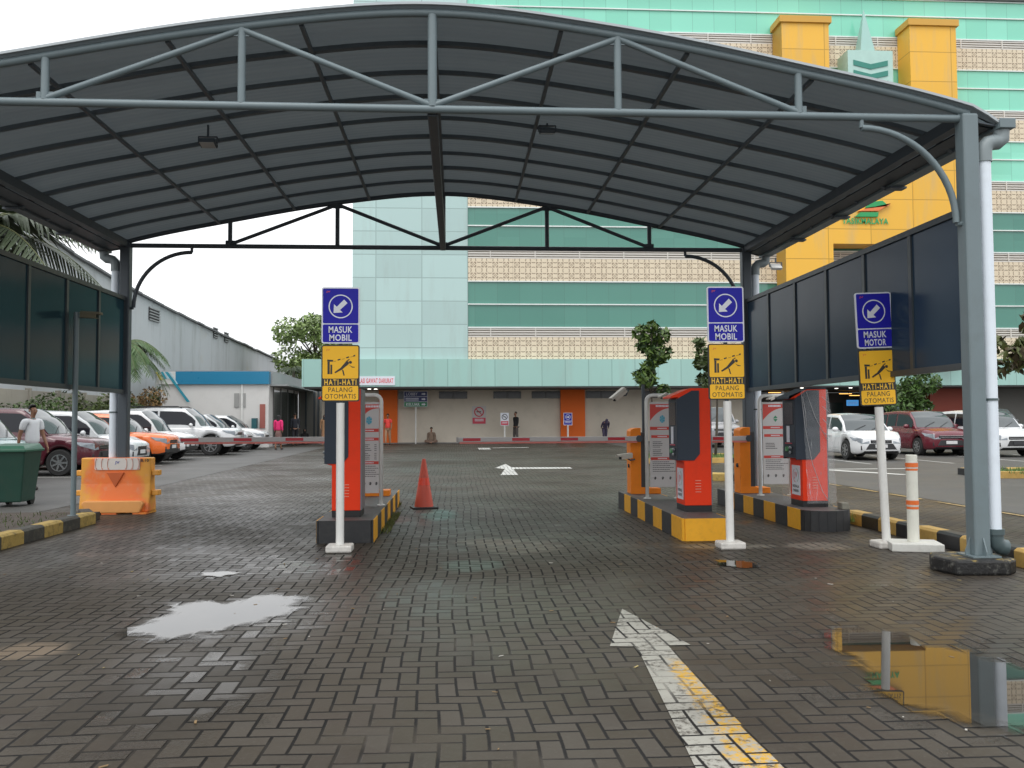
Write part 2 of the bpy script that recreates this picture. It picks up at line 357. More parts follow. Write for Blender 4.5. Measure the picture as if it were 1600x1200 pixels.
puddle([(-1.97, -1.76), (-1.90, -1.45), (-1.80, -1.12), (-1.90, -.90), (-1.72, -.74), (-1.5, -.85), (-1.36, -.62), (-1.02, -.60), (-.98, -.98), (-.92, -1.15), (-1.12, -1.38), (-1.34, -1.74), (-1.62, -1.88)], .035, 3)
puddle([(2.53, -2.18), (2.76, -2.05), (2.98, -2.12), (2.99, -2.42), (3.18, -2.62), (3.3, -3.2), (3.2, -3.9), (2.67, -3.86), (2.47, -3.72), (2.31, -3.45), (2.31, -3.2), (2.42, -2.8), (2.45, -2.4)], .03, 5)
puddle([(-2.05, .36), (-1.86, .30), (-1.74, .48), (-1.9, .56), (-2.08, .52)], .03, 7)
puddle([(2.70, .76), (2.66, .45), (2.86, .28), (3.02, .38), (2.95, .68)], .025, 9)

# grit and litter lying on the paving
mb = MB(); rr = random.Random(4)
for i in range(150):
    x = rr.uniform(-4.4, 5.2); y = rr.uniform(-4.3, 6)**1 ; s = rr.uniform(.002, .0065); a = rr.random()*6; l = s*rr.uniform(1, 4.5)
    ca, sa = math.cos(a), math.sin(a); mb.cur = rr.choice((0, 0, 0, 1, 1, 2)); z = .005
    P4 = [(-l, -s), (l, -s*.6), (l*.8, s), (-l*.7, s*.8)]
    pv = [(x+u*ca-v*sa, y+u*sa+v*ca, z) for u, v in P4]; mb.add(pv+[(p[0], p[1], z+s*.5) for p in pv], [(3, 2, 1, 0), (4, 5, 6, 7), (0, 1, 5, 4), (1, 2, 6, 5), (2, 3, 7, 6), (3, 0, 4, 7)])
tag(mb.build('litter', [M('dry_leaf', (.2, .13, .06), .8), M('pale_grit', (.42, .40, .36), .8), M('straw', (.35, .28, .12), .8)]), kind='stuff')

# ------------------------------------------------------------------ steel canopy
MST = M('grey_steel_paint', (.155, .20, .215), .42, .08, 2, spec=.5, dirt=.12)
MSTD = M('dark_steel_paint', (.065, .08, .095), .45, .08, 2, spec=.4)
MPVC = M('white_pvc', (.72, .79, .86), .35, .05, 2, dirt=.1)
MPVCG = M('grey_pvc', (.22, .26, .27), .45, .08, 3)
tr = NT('roof_sheet'); P = tr.pos(); x_, y_, z_ = tr.xyz(P)
stv = tr.noise(P, 1.1, 5, .7, stretch=(.25, 5, 1)); c = tr.mix(stv, lin((.12, .125, .13)), lin((.19, .195, .20)))
c = tr.mix(tr.mth('MULTIPLY', tr.ss(tr.noise(P, 1.6, 5), .5, .7), .35), c, lin((.09, .105, .095))); tr.base(c); tr.set(rough=.45, spec=.4)
tr.bump(tr.mth('SINE', tr.mth('MULTIPLY', y_, 70.)), .25, .004); MROOF = tr.m
tn = tr.n('BsdfTranslucent'); tr.l(tr.mix(stv, lin((.47, .52, .55)), lin((.60, .65, .66))), tn.inputs[0]); ms = tr.n('MixShader'); ms.inputs[0].default_value = .28
tr.l(tr.b.outputs[0], ms.inputs[1]); tr.l(tn.outputs[0], ms.inputs[2]); tr.l(ms.outputs[0], tr.out.inputs[0])
W, L, H = 4.87, 6.03, 4.10
tpt = [(-5.18, -.13), (-4.87, .055), (-3.3, .402), (-1.65, .702), (0, .863), (1.65, .702), (3.3, .402), (4.87, .055), (5.18, -.13)]
def ztop(x):
    x = max(-5.18, min(5.18, x)); 
    for i in range(len(tpt)-1):
        if tpt[i][0] <= x <= tpt[i+1][0]:
            p0 = tpt[max(i-1, 0)]; p1, p2 = tpt[i], tpt[i+1]; p3 = tpt[min(i+2, len(tpt)-1)]
            u = (x-p1[0])/(p2[0]-p1[0]); h = p2[0]-p1[0]
            m1 = (p2[1]-p0[1])/(p2[0]-p0[0])*h; m2 = (p3[1]-p1[1])/(p3[0]-p1[0])*h
            return H+(2*u**3-3*u*u+1)*p1[1]+(u**3-2*u*u+u)*m1+(-2*u**3+3*u*u)*p2[1]+(u**3-u*u)*m2
canopy = thing('entrance_canopy', 'wide arched grey steel canopy roof spanning the paved parking entrance', 'canopy', (0, 0, 0))
N_ = 72; mb = MB(); vs_ = []
ya, yb = -.06, L+.10
for k in range(N_+1):
    x = -5.18+10.36*k/N_; z = ztop(x)+.043
    vs_ += [(x, ya, z), (x, yb, z), (x, yb, z+.012), (x, ya, z+.012)]
fs = []
for k in range(N_):
    for q in range(4): fs.append((4*k+q, 4*k+(q+1) % 4, 4*k+4+(q+1) % 4, 4*k+4+q))
fs += [(0, 1, 2, 3), (4*N_+3, 4*N_+2, 4*N_+1, 4*N_)]; mb.add(vs_, fs); mb.build('roof_sheet', MROOF, canopy, smooth=True)
mb = MB()
for y in (ya-.006, yb+.006):
    pts = [(-5.18+10.36*k/N_, y, ztop(-5.18+10.36*k/N_)+.055) for k in range(N_+1)]
    mb = MB()
    for i in range(N_): mb.beam(pts[i], pts[i+1], .022, .022)
    mb.build('edge_flashing', M('pale_flashing', (.42, .46, .48), .4), canopy)
# arched rafters (dark bands seen from below) and straight purlins
for i in range(1, 9):
    y = L*i/9; mb = MB(); wd = .075 if i % 2 else .04
    for k in range(N_):
        xa = -5.14+10.28*k/N_; xb = -5.14+10.28*(k+1)/N_
        mb.beam((xa, y, ztop(xa)+.02), (xb+.004, y, ztop(xb)+.02), wd*.85, .042)
    mb.build('roof_rafter', M('rafter_steel', (.12, .145, .165), .5, .08, 2, spec=.3), canopy)
for x in (-3.45, -2.3, -1.15, 1.15, 2.3, 3.45): MB().box(x-.018, x+.018, .05, L-.05, ztop(x)-.035, ztop(x)-.002).build('purlin', M('rafter_steel', (.12, .145, .165)), canopy)
MB().box(-.045, .045, .035, L-.035, H-.05, H+.05).build('ridge_beam', MSTD, canopy, bevel=.01)
MB().box(-.03, .03, .05, L-.05, ztop(0)-.045, ztop(0)-.002).build('purlin', MSTD, canopy)
def truss(y, mat):
    mb = MB(); r = .036
    mb.tube([(-W+.02, y, H), (W-.02, y, H)], r, 12)
    pts = [(-W-.02+(2*W+.04)*k/60, y, ztop(-W-.02+(2*W+.04)*k/60)) for k in range(61)]; mb.tube(pts, r, 12)
    for x in (-3.3, -1.65, 0, 1.65, 3.3): mb.tube([(x, y, H+.02), (x, y, ztop(x)-.02)], r*.95 if x else r*1.15, 12)
    for a, b in (((-3.3, 0), (-1.65, 1)), ((-1.65, 1), (0, 0)), ((0, 0), (1.65, 1)), ((1.65, 1), (3.3, 0))):
        za = H+.03 if not a[1] else ztop(a[0])-.03; zb = H+.03 if not b[1] else ztop(b[0])-.03
        mb.tube([(a[0], y, za), (b[0], y, zb)], r*.8, 10)
    for s in (-1, 1): mb.prism([(s*(W-.08), H-.03), (s*(W+.30), H-.07), (s*(W+.30), H-.03-.08+.02), (s*(W-.08), ztop(W-.08)+.02)], y-.012, y+.012)
    for x in (-3.3, 0, 3.3): mb.box(x-.07, x+.07, y-.008, y+.008, H-.03, H+.09)
    for x in (-1.65, 1.65): mb.box(x-.07, x+.07, y-.008, y+.008, ztop(x)-.09, ztop(x)+.02)
    return mb.build('roof_truss', mat, canopy, smooth=True)
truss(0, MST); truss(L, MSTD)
for s in (-1, 1):
    mb = MB(); mb.box(s*W-.05, s*W+.05, .09, L-.09, H-.04, H+.07); mb.build('eave_beam', MSTD, canopy)
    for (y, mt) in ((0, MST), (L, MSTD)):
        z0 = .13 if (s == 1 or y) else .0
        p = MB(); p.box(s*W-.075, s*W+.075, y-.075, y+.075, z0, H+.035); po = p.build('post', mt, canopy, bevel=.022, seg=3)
        g = MB(); g.box(s*W-.13, s*W+.13, y-.13, y+.13, z0, z0+.014)
        for q in (-1, 1):
            g.prism([(s*W+q*.078, z0+.014), (s*W+q*.125, z0+.014), (s*W+q*.125, z0+.05), (s*W+q*.078, z0+.17)], y-.006, y+.006)
            g.prism([(y+q*.078, z0+.014), (y+q*.125, z0+.014), (y+q*.125, z0+.05), (y+q*.078, z0+.17)], s*W-.006, s*W+.006, 'yz')
        g.build('base_plate', mt, po)
        cc = []
        for k in range(17):
            a = math.pi/2*k/16; cc.append((s*(3.88+.87*math.sin(a)), y, 3.14+.86*math.cos(a)))
        b = MB(); b.tube(cc, .03, 10); b.tube([(s*3.88, y, 4.0), (s*3.88, y, H-.03)], .022, 8); b.tube([(s*4.75, y, 3.13), (s*(W-.07), y, 3.13)], .022, 8)
        b.build('curved_brace', mt, canopy, smooth=True)
    gu = MB(); x0 = s*5.20; gu.prism([(x0-s*.07, H-.105), (x0+s*.08, H-.105), (x0+s*.08, H-.015), (x0+s*.065, H-.015), (x0+s*.065, H-.09), (x0-s*.055, H-.09), (x0-s*.055, H-.03), (x0-s*.07, H-.03)], ya-.02, yb+.02)
    gu.box(min(x0-s*.07, x0+s*.08), max(x0-s*.07, x0+s*.08), ya-.035, ya-.02, H-.105, H-.015)
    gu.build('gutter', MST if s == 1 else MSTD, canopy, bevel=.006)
    MB().prism([(x0-s*.08, H-.06), (s*(W+.08), H-.03), (s*(W+.08), H-.045), (x0-s*.08, H-.075)], ya+.02, yb-.02).build('eave_soffit', MSTD, canopy)
    for y in (1.9, 3.3, 4.7): MB().box(x0-.10, x0+.10, y-.06, y+.06, H-.130, H-.107).build('gutter_bracket', MSTD, canopy)
    for y in (0, L):
        xp = s*(W+.155); d = MB(); zb = .30 if y == 0 else .2
        d.tube([(xp, y, zb), (xp, y, H-.37)], .058, 20)
        do = d.build('downpipe', MPVC, canopy, smooth=True)
        e = MB(); e.tube([(xp, y, H-.40), (xp, y, H-.31), (xp+s*.012, y, H-.26), (xp+s*.045, y, H-.225), (xp+s*.09, y, H-.215)], .07, 20); e.build('pipe_elbow', MPVCG, do, smooth=True)
        e = MB(); e.tube([(x0-s*.10, y, H-.215), (x0-s*.04, y, H-.21), (x0-s*.005, y, H-.185), (x0, y, H-.10)], .07, 20); e.build('pipe_elbow', MPVCG, do, smooth=True)
        MB().tube([(xp+s*.08, y, H-.215), (x0-s*.09, y, H-.215)], .058, 20).build('pipe_link', MPVC, do, smooth=True)
        el = MB(); el.tube([(xp, y, zb+.06), (xp, y, zb), (xp+s*.01, y, zb-.05), (xp+s*.05, y, zb-.09), (xp+s*.10, y, zb-.10)], .072, 20)
        el.lathe([(.082, 0), (.082, .05)], 20, (xp, y, zb+.02)); el.lathe([(.066, 0), (.066, .02)], 20, (xp, y, 1.52)); el.build('pipe_shoe', M('wet_grey_pvc', (.07, .10, .105), .3), do, smooth=True)
# tinted side screens
tp = NT('tinted_panel'); P = tp.pos(); tp.base(tp.mix(tp.noise(P, .8, 3), lin((.014, .042, .056)), lin((.026, .064, .082)))); tp.set(rough=.12, spec=.09)
tp.bump(tp.noise(P, .9, 2), .15, .03); MTINT = tp.m
tp = NT('tinted_panel_navy'); P = tp.pos(); tp.base(tp.mix(tp.noise(P, .8, 3), lin((.016, .034, .058)), lin((.036, .066, .105)))); tp.set(rough=.2, spec=.12)
tp.bump(tp.noise(P, .9, 2), .15, .03); MTINT2 = tp.m
for s in (-1, 1):
    fr = MB(); z0, z1 = 1.84, 3.27; x = s*W
    fr.box(x-.03, x+.03, .08, L-.08, z1-.03, z1+.03); fr.box(x-.03, x+.03, .08, L-.08, z0-.03, z0+.03)
    for k in range(1, 6): fr.box(x-.024, x+.024, L*k/6-.03, L*k/6+.03, z0+.03, z1-.03)
    fr.build('screen_frame', M('screen_steel', (.045, .055, .062), .4), canopy)
    for k in range(6):
        pn = MB(); pn.box(x-.006, x+.006, max(.08, L*k/6+.032), min(L-.08, L*(k+1)/6-.032), z0+.032, z1-.032); pn.build('screen_panel', MTINT2 if s == 1 else MTINT, canopy)
# concrete plinth of the front post
ti = NT('mossy_plinth'); P = ti.obj(); x_, y_, z_ = ti.xyz(P)
c = ti.mix(ti.ss(ti.noise(P, 9, 8, .75), .5, .72), lin((.012, .012, .012)), lin((.17, .17, .15)))
c = ti.mix(ti.mth('MULTIPLY', ti.ss(z_, .112, .124), ti.ss(ti.noise(P, 7, 6, .7), .52, .66)), c, lin((.30, .21, .05))); ti.base(c); ti.set(rough=.6); ti.bump(ti.noise(P, 25, 6), .6, .015)
pl = MB(); pl.prism([(4.52, -.24), (4.98, -.27), (5.12, -.15), (5.12, .30), (4.58, .30), (4.46, .06)], 0, .128, 'xy'); 
tag(pl.build('concrete_plinth', ti.m, bevel=.02), 'low black concrete plinth with worn yellow top edge under the right front canopy post', 'plinth')
# lamps of the canopy
def flood(px, py, y, lab, mat, tilt=0):
    p = AY(px, py, y); t = thing('floodlight', lab, 'lamp', p, group='floodlights of the canopy')
    b = MB(); b.box(-.09, .09, -.07, .07, -.02, .025); b.build('housing', mat, t, rot=(tilt, 0, 0), bevel=.008)
    MB().box(-.075, .075, -.058, .058, -.026, -.021).build('glass', M('lamp_glass', (.45, .47, .47), .2), t, rot=(tilt, 0, 0))
    hz = ztop(p.x)-.045-p.z if abs(p.x) < W else H-.105-p.z
    br = MB(); br.beam((-.1, 0, .0), (-.1, 0, .07), .01, .03); br.beam((.1, 0, .0), (.1, 0, .07), .01, .03); br.beam((-.1, 0, .07), (.1, 0, .07), .03, .01); br.beam((0, 0, .07), (0, 0, max(.1, hz)), .02)
    br.build('bracket', MSTD, t)
flood(325, 224, 2.0, 'small floodlight hanging under the left half of the canopy roof', MSTD, R(-14))
flood(855, 206, 2.4, 'small floodlight hanging under the canopy roof just right of its centre', MSTD, R(12))
flood(1212, 417, 6.1, 'white floodlight hanging outside at the far right corner of the canopy', M('pale_housing', (.5, .5, .48), .4), R(40))

# ------------------------------------------------------------------ kerbs, islands, planting bed
MYEL = M('kerb_yellow', (.78, .38, .025), .6, .12, 6, dirt=.18, spec=.3); MBLK = M('kerb_black', (.022, .023, .025), .5, .15, 6, dirt=.2, dirtc='55524c')
MOLDY = M('old_kerb_yellow', (.42, .29, .08), .75, .2, 5, bump=.4, dirt=.7, dirtc='2c2a22'); MOLDB = M('old_kerb_black', (.05, .048, .042), .8, .25, 5, bump=.4, dirt=.5, dirtc='77715f')
MISL = M('island_top', (.085, .083, .08), .6, .15, 3, bump=.3)
def island(name, label, x0, x1, y0, y1, h, n, front_yellow, round_front, group=None):
    t = thing(name, label, 'traffic island', (0, 0, 0), group='kerbed islands between the lanes')
    rf = .12 if round_front else .03
    P_ = []
    ny = 5
    if round_front:
        cx = (x0+x1)/2; hw = (x1-x0)/2
        arc = [(cx+hw*math.cos(R(a)), y0+.2+.2*math.sin(R(a))) for a in range(180, 361, 20)]
    else: arc = [(x0, y0+.02), (x0+.02, y0), (x1-.02, y0), (x1, y0+.02)]
    poly = arc+[(x1, y1), (x0, y1)]
    c = MB(); c.prism([(x0+(x-x0)*1, y) for x, y in poly], 0, h-.004, 'xy'); c.build('core', MISL, t)
    top = MB(); top.prism(poly, h-.004, h, 'xy'); top.build('top', MISL, t)
    # painted kerb facing pieces
    def side(x, sgn):
        ya_ = y0+(.2 if round_front else .02); 
        for k in range(n):
            a = ya_+(y1-ya_)*k/n; b = ya_+(y1-ya_)*(k+1)/n; m = MB(); m.box(min(x, x+sgn*.012), max(x, x+sgn*.012), a, b-.002, 0, h+.002)
            m.build('kerb_block', (MYEL if (k % 2 == 0) else MBLK), t, bevel=.003)
    side(x0, -1); side(x1, 1)
    m = MB()
    for i in range(len(arc)-1):
        a = Vector((*arc[i], 0)); b = Vector((*arc[i+1], 0)); d = (b-a).normalized(); nn = Vector((d.y, -d.x, 0))*.012
        m.hexa([a, b, b+nn, a+nn, a+Vector((0, 0, h+.002)), b+Vector((0, 0, h+.002)), b+nn+Vector((0, 0, h+.002)), a+nn+Vector((0, 0, h+.002))])
    m.build('kerb_block', MYEL if front_yellow else MBLK, t)
    MB().box(x0, x1, y1, y1+.012, 0, h+.002).build('kerb_block', MBLK, t)
    return t
IH = .25
island('traffic_island', 'kerbed island with dark blunt front end under the left ticket machine', -1.36, -.74, 2.35, 6.75, IH, 9, False, False)
island('traffic_island', 'kerbed island with bright yellow front end under the middle ticket machine', 2.75, 3.28, 2.12, 5.95, IH, 8, True, False)
island('traffic_island', 'kerbed island with rounded black front end under the plastic wrapped ticket machine', 4.44, 5.03, 2.72, 6.3, IH, 8, False, True)
def kerb_run(name, label, pts, h, w, seg, mats, group='black and yellow kerbs', zoff=0):
    t = thing(name, label, 'kerb', (0, 0, 0), group=group); k = 0
    for a, b in zip(pts, pts[1:]):
        a = Vector(a); b = Vector(b); n = max(1, round((b-a).length/seg)); d = (b-a)/n; nr = Vector((-d.y, d.x)).normalized()*w
        for i in range(n):
            p = a+d*i; q = a+d*(i+1)*1.0-d.normalized()*.004; z = GZ(p.y)
            m = MB(); ch = nr*.15
            prof = [(0, 0), (0, h*.85), (.2, h), (1, h), (1, 0)]
            vv = [(e.x+nr.x*u, e.y+nr.y*u, z+v) for e in (p, q) for u, v in prof]
            m.add(vv, [(0, 1, 2, 3, 4), (9, 8, 7, 6, 5)]+[(j, (j+1) % 5, 5+(j+1) % 5, 5+j) for j in range(5)])
            m.build('kerb_block', mats[k % 2], t, bevel=.006); k += 1
    return t
MGK = M('kerb_amber', (.52, .33, .09), .6, .15, 5, dirt=.3)
kerb_run('kerb', 'straight black and amber kerb right of the wrapped ticket machine, running behind the bollard', [(5.32, -4.5), (5.32, 3.6)], .17, -.16, .42, (MGK, MBLK))
kerb_run('kerb', 'crumbling black and yellow kerb round the planting bed at the left edge', [(-4.68, -8), (-4.68, 4.6), (-4.95, 5.1)], .16, .17, .48, (MOLDB, MOLDY))
bedm = M('bed_soil', (.06, .047, .037), .9, .35, 5, bump=.8, bsc=18)
b = MB(); b.box(-20, -4.86, -20, 5.18, .0, .105); b.build('planting_bed', bedm)['kind'] = 'structure'
def grass_patch(name, x0, x1, y0, y1, n, h, seed, z=0, c=(.09, .16, .03)):
    m = MB(); r = random.Random(seed)
    for i in range(n):
        x = r.uniform(x0, x1); y = r.uniform(y0, y1); a = r.random()*6.28; hh = h*r.uniform(.5, 1.2); w = .006+h*.04; l = r.uniform(-.5, .5)*hh
        dx, dy = math.cos(a)*w, math.sin(a)*w; zz = GZ(y)+z
        m.add([(x-dx, y-dy, zz), (x+dx, y+dy, zz), (x+l*.4, y+l*.3, zz+hh*.6), (x+l, y+l*.8, zz+hh)], [(0, 1, 2), (1, 3, 2)]) if 0 else m.add([(x-dx, y-dy, zz), (x+dx, y+dy, zz), (x+l, y+l*.8, zz+hh)], [(0, 1, 2)])
    return tag(m.build(name, M('grass_blade'+str(c), c, .6, .3, 3)), kind='stuff')
grass_patch('grass', -9, -5.0, -3, 4.9, 2600, .06, 3, .10, (.07, .10, .03))
grass_patch('grass', -.73, -.62, 3.1, 5.4, 320, .05, 4, 0, (.10, .12, .03))
grass_patch('grass', 5.36, 5.6, -2, 4, 140, .09, 6, .05, (.14, .2, .04))
grass_patch('grass', 5.05, 5.35, 3.3, 3.7, 120, .12, 7, .04, (.2, .26, .05))
grass_patch('grass', -.9, -.7, 6.4, 6.8, 60, .08, 8, 0, (.10, .12, .03))
# far medians with turf
def median(label, pts, seed):
    kerb_run('kerb', label, pts+[pts[0]], .16, -.15, .55, (MGK, MBLK), group='kerbs of the parking medians')
    m = MB(); cx = sum(p[0] for p in pts)/len(pts); cy = sum(p[1] for p in pts)/len(pts); ins = [(cx+(x-cx)*.93, cy+(y-cy)*.93) for x, y in pts]
    m.add([(x, y, GZ(y)+.12) for x, y in ins], [tuple(range(len(ins)))]); struct(m.build('median_turf', M('turf', (.09, .13, .035), .9, .35, 9, bump=.6)))
    xs_ = [p[0] for p in ins]; ys_ = [p[1] for p in ins]
    grass_patch('grass', min(xs_), max(xs_), min(ys_), max(ys_), 1500, .1, seed, .12, (.12, .19, .045))
median('low black and yellow kerb round the turf median behind the middle island', [(6.9, 18.6), (13.2, 18.6), (13.2, 21.6), (6.9, 21.6)][::-1], 21) if 0 else median('low black and yellow kerb round the turf median behind the middle island', [(6.0, 18.9), (9.6, 18.9), (9.6, 21.9), (6.0, 21.9)], 21)
kerb_run('kerb', 'short run of old yellow blocks just behind the third lane boom', [(5.05, 12.2), (6.6, 11.3)], .18, .18, .5, (MOLDY, MOLDB), group='kerbs of the parking medians')
median('black and yellow kerb at the right edge of the picture in front of the white cars', [(12.6, 11.6), (18, 10.8), (18, 12.6), (12.6, 12.9)], 22)

# ------------------------------------------------------------------ paints for equipment
MRED = M('machine_red', (.82, .045, .008), .5, .08, 2, spec=.25, dirt=.12, dirtc='3a2a22'); MORG = M('cabinet_orange', (.90, .25, .02), .5, .07, 2, spec=.25, dirt=.15); MSLT = M('slate_grey', (.030, .042, .060), .5, .1, 2, spec=.3, dirt=.1)
MBASE = M('plinth_black', (.012, .012, .013), .5); MWHT = M('white_paint', (.72, .72, .69), .42, .05, 3, dirt=.12); MBRD = M('board_white', (.52, .51, .50), .4, .04, 3)
MRB = M('board_red', (.55, .05, .035), .4); MINK = M('ink', (.03, .03, .03), .6); MBLU = M('sign_blue', (.018, .016, .36), .5, .04, 2, spec=.25); MSW = M('sign_white', (.72, .74, .80), .4)
MYS = M('sign_yellow', (.90, .50, .035), .5, .05, 2, spec=.25); MGRN = M('logo_green', (.03, .25, .12), .4); MCYAN = M('logo_cyan', (.06, .35, .48), .4); MGLS = M('dark_glass', (.012, .014, .018), .06, .05); MLRED = M('logo_red', (.65, .06, .06), .4)

def machine(label, x, y, wrapped=False, sc=1):
    t = thing('ticket_machine', label, 'ticket machine', (x, y, IH), group='ticket machines on the islands')
    D = .40; w = .33; h = 1.5
    b = MB(); b.box(.0, w+.005, .008, D-.008, 0, .075); b.build('base', MBASE, t, bevel=.004)
    body = MB(); body.prism([(-.0, .075), (w, .075), (w, h), (.09, h), (.05, h-.012), (-.16, h-.1), (-.16, h-.125), (-.07, h-.11), (-.07, .62), (0, .60)], 0, D)
    body.build('body', MRED, t, bevel=.006)
    if wrapped: MB().prism([(w+.004, h+.003), (.09, h+.003), (.05, h-.009), (-.165, h-.097), (-.165, h-.12), (-.16, h-.128), (-.155, h-.085), (.05, h-.002), (.09, h+.018), (w+.004, h+.018)], -.006, D+.006).build('top_cap', MSLT, t)
    # slate side panel on the lane side of the cabinet, both flanks, wrapping the front
    for ya_, yb_ in ((-.012, -.001), (D+.001, D+.012)):
        p = MB(); p.prism([(-.085, .62), (.12, .62), (.19, .70), (.19, h-.03), (.10, h-.03), (-.085, h-.13)] if not wrapped else [(-.085, .60), (.15, .60), (.235, .70), (.235, h-.015), (.08, h-.015), (-.085, h-.12)], ya_, yb_); p.build('side_panel', MSLT, t, bevel=.003)
    fp = MB(); fp.box(-.088, -.071, .0, D, .62, h-.13); fp.build('front_panel', MSLT, t, bevel=.003)
    sg = MB(); sg.box(-.094, -.0885, .05, D-.05, 1.05, 1.33); sg.build('display', M('display_glass', (.05, .05, .06), .12), t)
    sl = MB(); sl.box(-.096, -.0885, .17, .26, .82, 1.03); sl.build('instruction_plate', MSW, t)
    s2 = MB(); s2.box(-.103, -.0885, .10, D-.10, .80, .812); s2.build('ticket_slot', M('slot_red', (.6, .08, .12), .4), t)
    bt = MB(); bt.lathe([(.0, -.112), (.03, -.112), (.034, -.0885)], 16, (0, .25, .73), 'x'); bt.build('push_button', M('button_green', (.12, .35, .16), .3), t)
    b3 = MB(); b3.ell((-.105, .12, .75), (.02, .04, .02)); b3.ell((-.105, .13, .69), (.015, .03, .02)); b3.build('card_reader', M('reader_grey', (.25, .27, .28), .3), t, smooth='all')
    st = MB(); st.box(-.004, -.0005, .07, D-.06, .14, .52); st.build('sticker', MSW, t)
    U, V = (0, -1, 0), (0, 0, 1)
    text('sticker_text', 'RESPALA', .035, .2, MINK, t, (-.004, .205, .25), U, V, .002, .02); text('sticker_text', 'PARKIR', .035, .17, MINK, t, (-.004, .205, .195), U, V, .002, .02)
    text('sticker_logo', 'JV', .09, .1, MLRED, t, (-.004, .205, .39), U, V, .002, .01)
    lg = MB()
    for a0, a1 in ((120, 260), (-60, 80)):
        o = []
        for k in range(17):
            a = R(a0+(a1-a0)*k/16)
            for r in (.085, .093): o.append((-.006, .205-r*math.cos(a), .39+r*math.sin(a)))
        lg.cur = 0 if a0 == 120 else 1
        lg.add(o, [(2*k, 2*k+1, 2*k+3, 2*k+2) for k in range(16)])
    lg.build('sticker_emblem', [MLRED, MGRN], t)
    vt = MB()
    for k in range(5): vt.box(.13, .20, -.007, -.001, .235+k*.034, .243+k*.034)
    vt.build('vent_slats', M('vent_pale', (.75, .30, .22), .5), t)
    tr_ = MB(); tr_.box(w+.001, w+.014, .004, D-.004, .08, h-.005); tr_.build('edge_trim', M('trim_grey', (.16, .16, .18), .35), t)
    return t
machine('red ticket machine on the left island, slate panel facing the left lane', -1.25, 2.72)
machine('red ticket machine on the yellow fronted middle island', 2.97, 2.85)
m3 = machine('red ticket machine on the right island wrapped in clear plastic film', 4.60, 3.25, True)
# plastic film over the third machine, with long folds
tf = NT('clear_film'); P = tf.obj(); tf.base((.9, .92, .93, 1)); tf.set(rough=.12, spec=.9)
fold = tf.ss(tf.noise(P, 6, 3, stretch=(3, 3, .35)), .60, .72); tf.l(tf.mth('ADD', .12, tf.mth('MULTIPLY', fold, .4)), tf.b.inputs['Alpha']); tf.bump(tf.noise(P, 7, 4, stretch=(2, 2, .5)), .6, .03)
rr = random.Random(3); f = MB(); nz_ = 26; vs_ = []
loop = [(.0, -.03), (.12, -.035), (.24, -.03), (.352, -.03), (.36, .2), (.35, .43), (.15, .43), (-.1, .43)]
for j in range(nz_+1):
    z = .05+1.44*j/nz_
    for i, (x, y) in enumerate(loop): vs_.append((x+rr.uniform(-.01, .01)+(.06*(1-j/nz_) if i in (0, 1, 2, 3) else 0)*(1 if i else .5), y-(.05*(1-j/nz_) if i < 4 else 0)+rr.uniform(-.008, .008), z))
f.add(vs_, [(j*8+i, j*8+i+1, (j+1)*8+i+1, (j+1)*8+i) for j in range(nz_) for i in range(7)]); f.build('plastic_film', tf.m, m3, smooth='all')
fo = MB()
for pts in ([(-.02, 1.46), (.02, 1.0), (.1, .55), (.22, .2), (.33, .03)], [(.05, 1.46), (.15, 1.15), (.3, .85)], [(.0, 1.4), (.03, 1.2), (.04, 1.0)], [(.25, 1.4), (.34, 1.32)], [(.25, 1.28), (.34, 1.2)], [(.25, 1.12), (.34, 1.02)], [(.25, .95), (.34, .89)]):
    fo.tube([(x, -.055-.04*(1-z/1.5), z) for x, z in pts], .0035, 6)
fo.build('film_fold', M('film_fold', (.42, .42, .43), .3), m3, smooth='all')
tag(MB().box(4.93, 5.03, 2.86, 3.0, IH, IH+.085).build('paving_stone', M('stone_grey', (.22, .21, .17), .8, .2, 8, bump=.5), bevel=.012), 'loose grey stone block resting on the rounded island front end', 'stone')

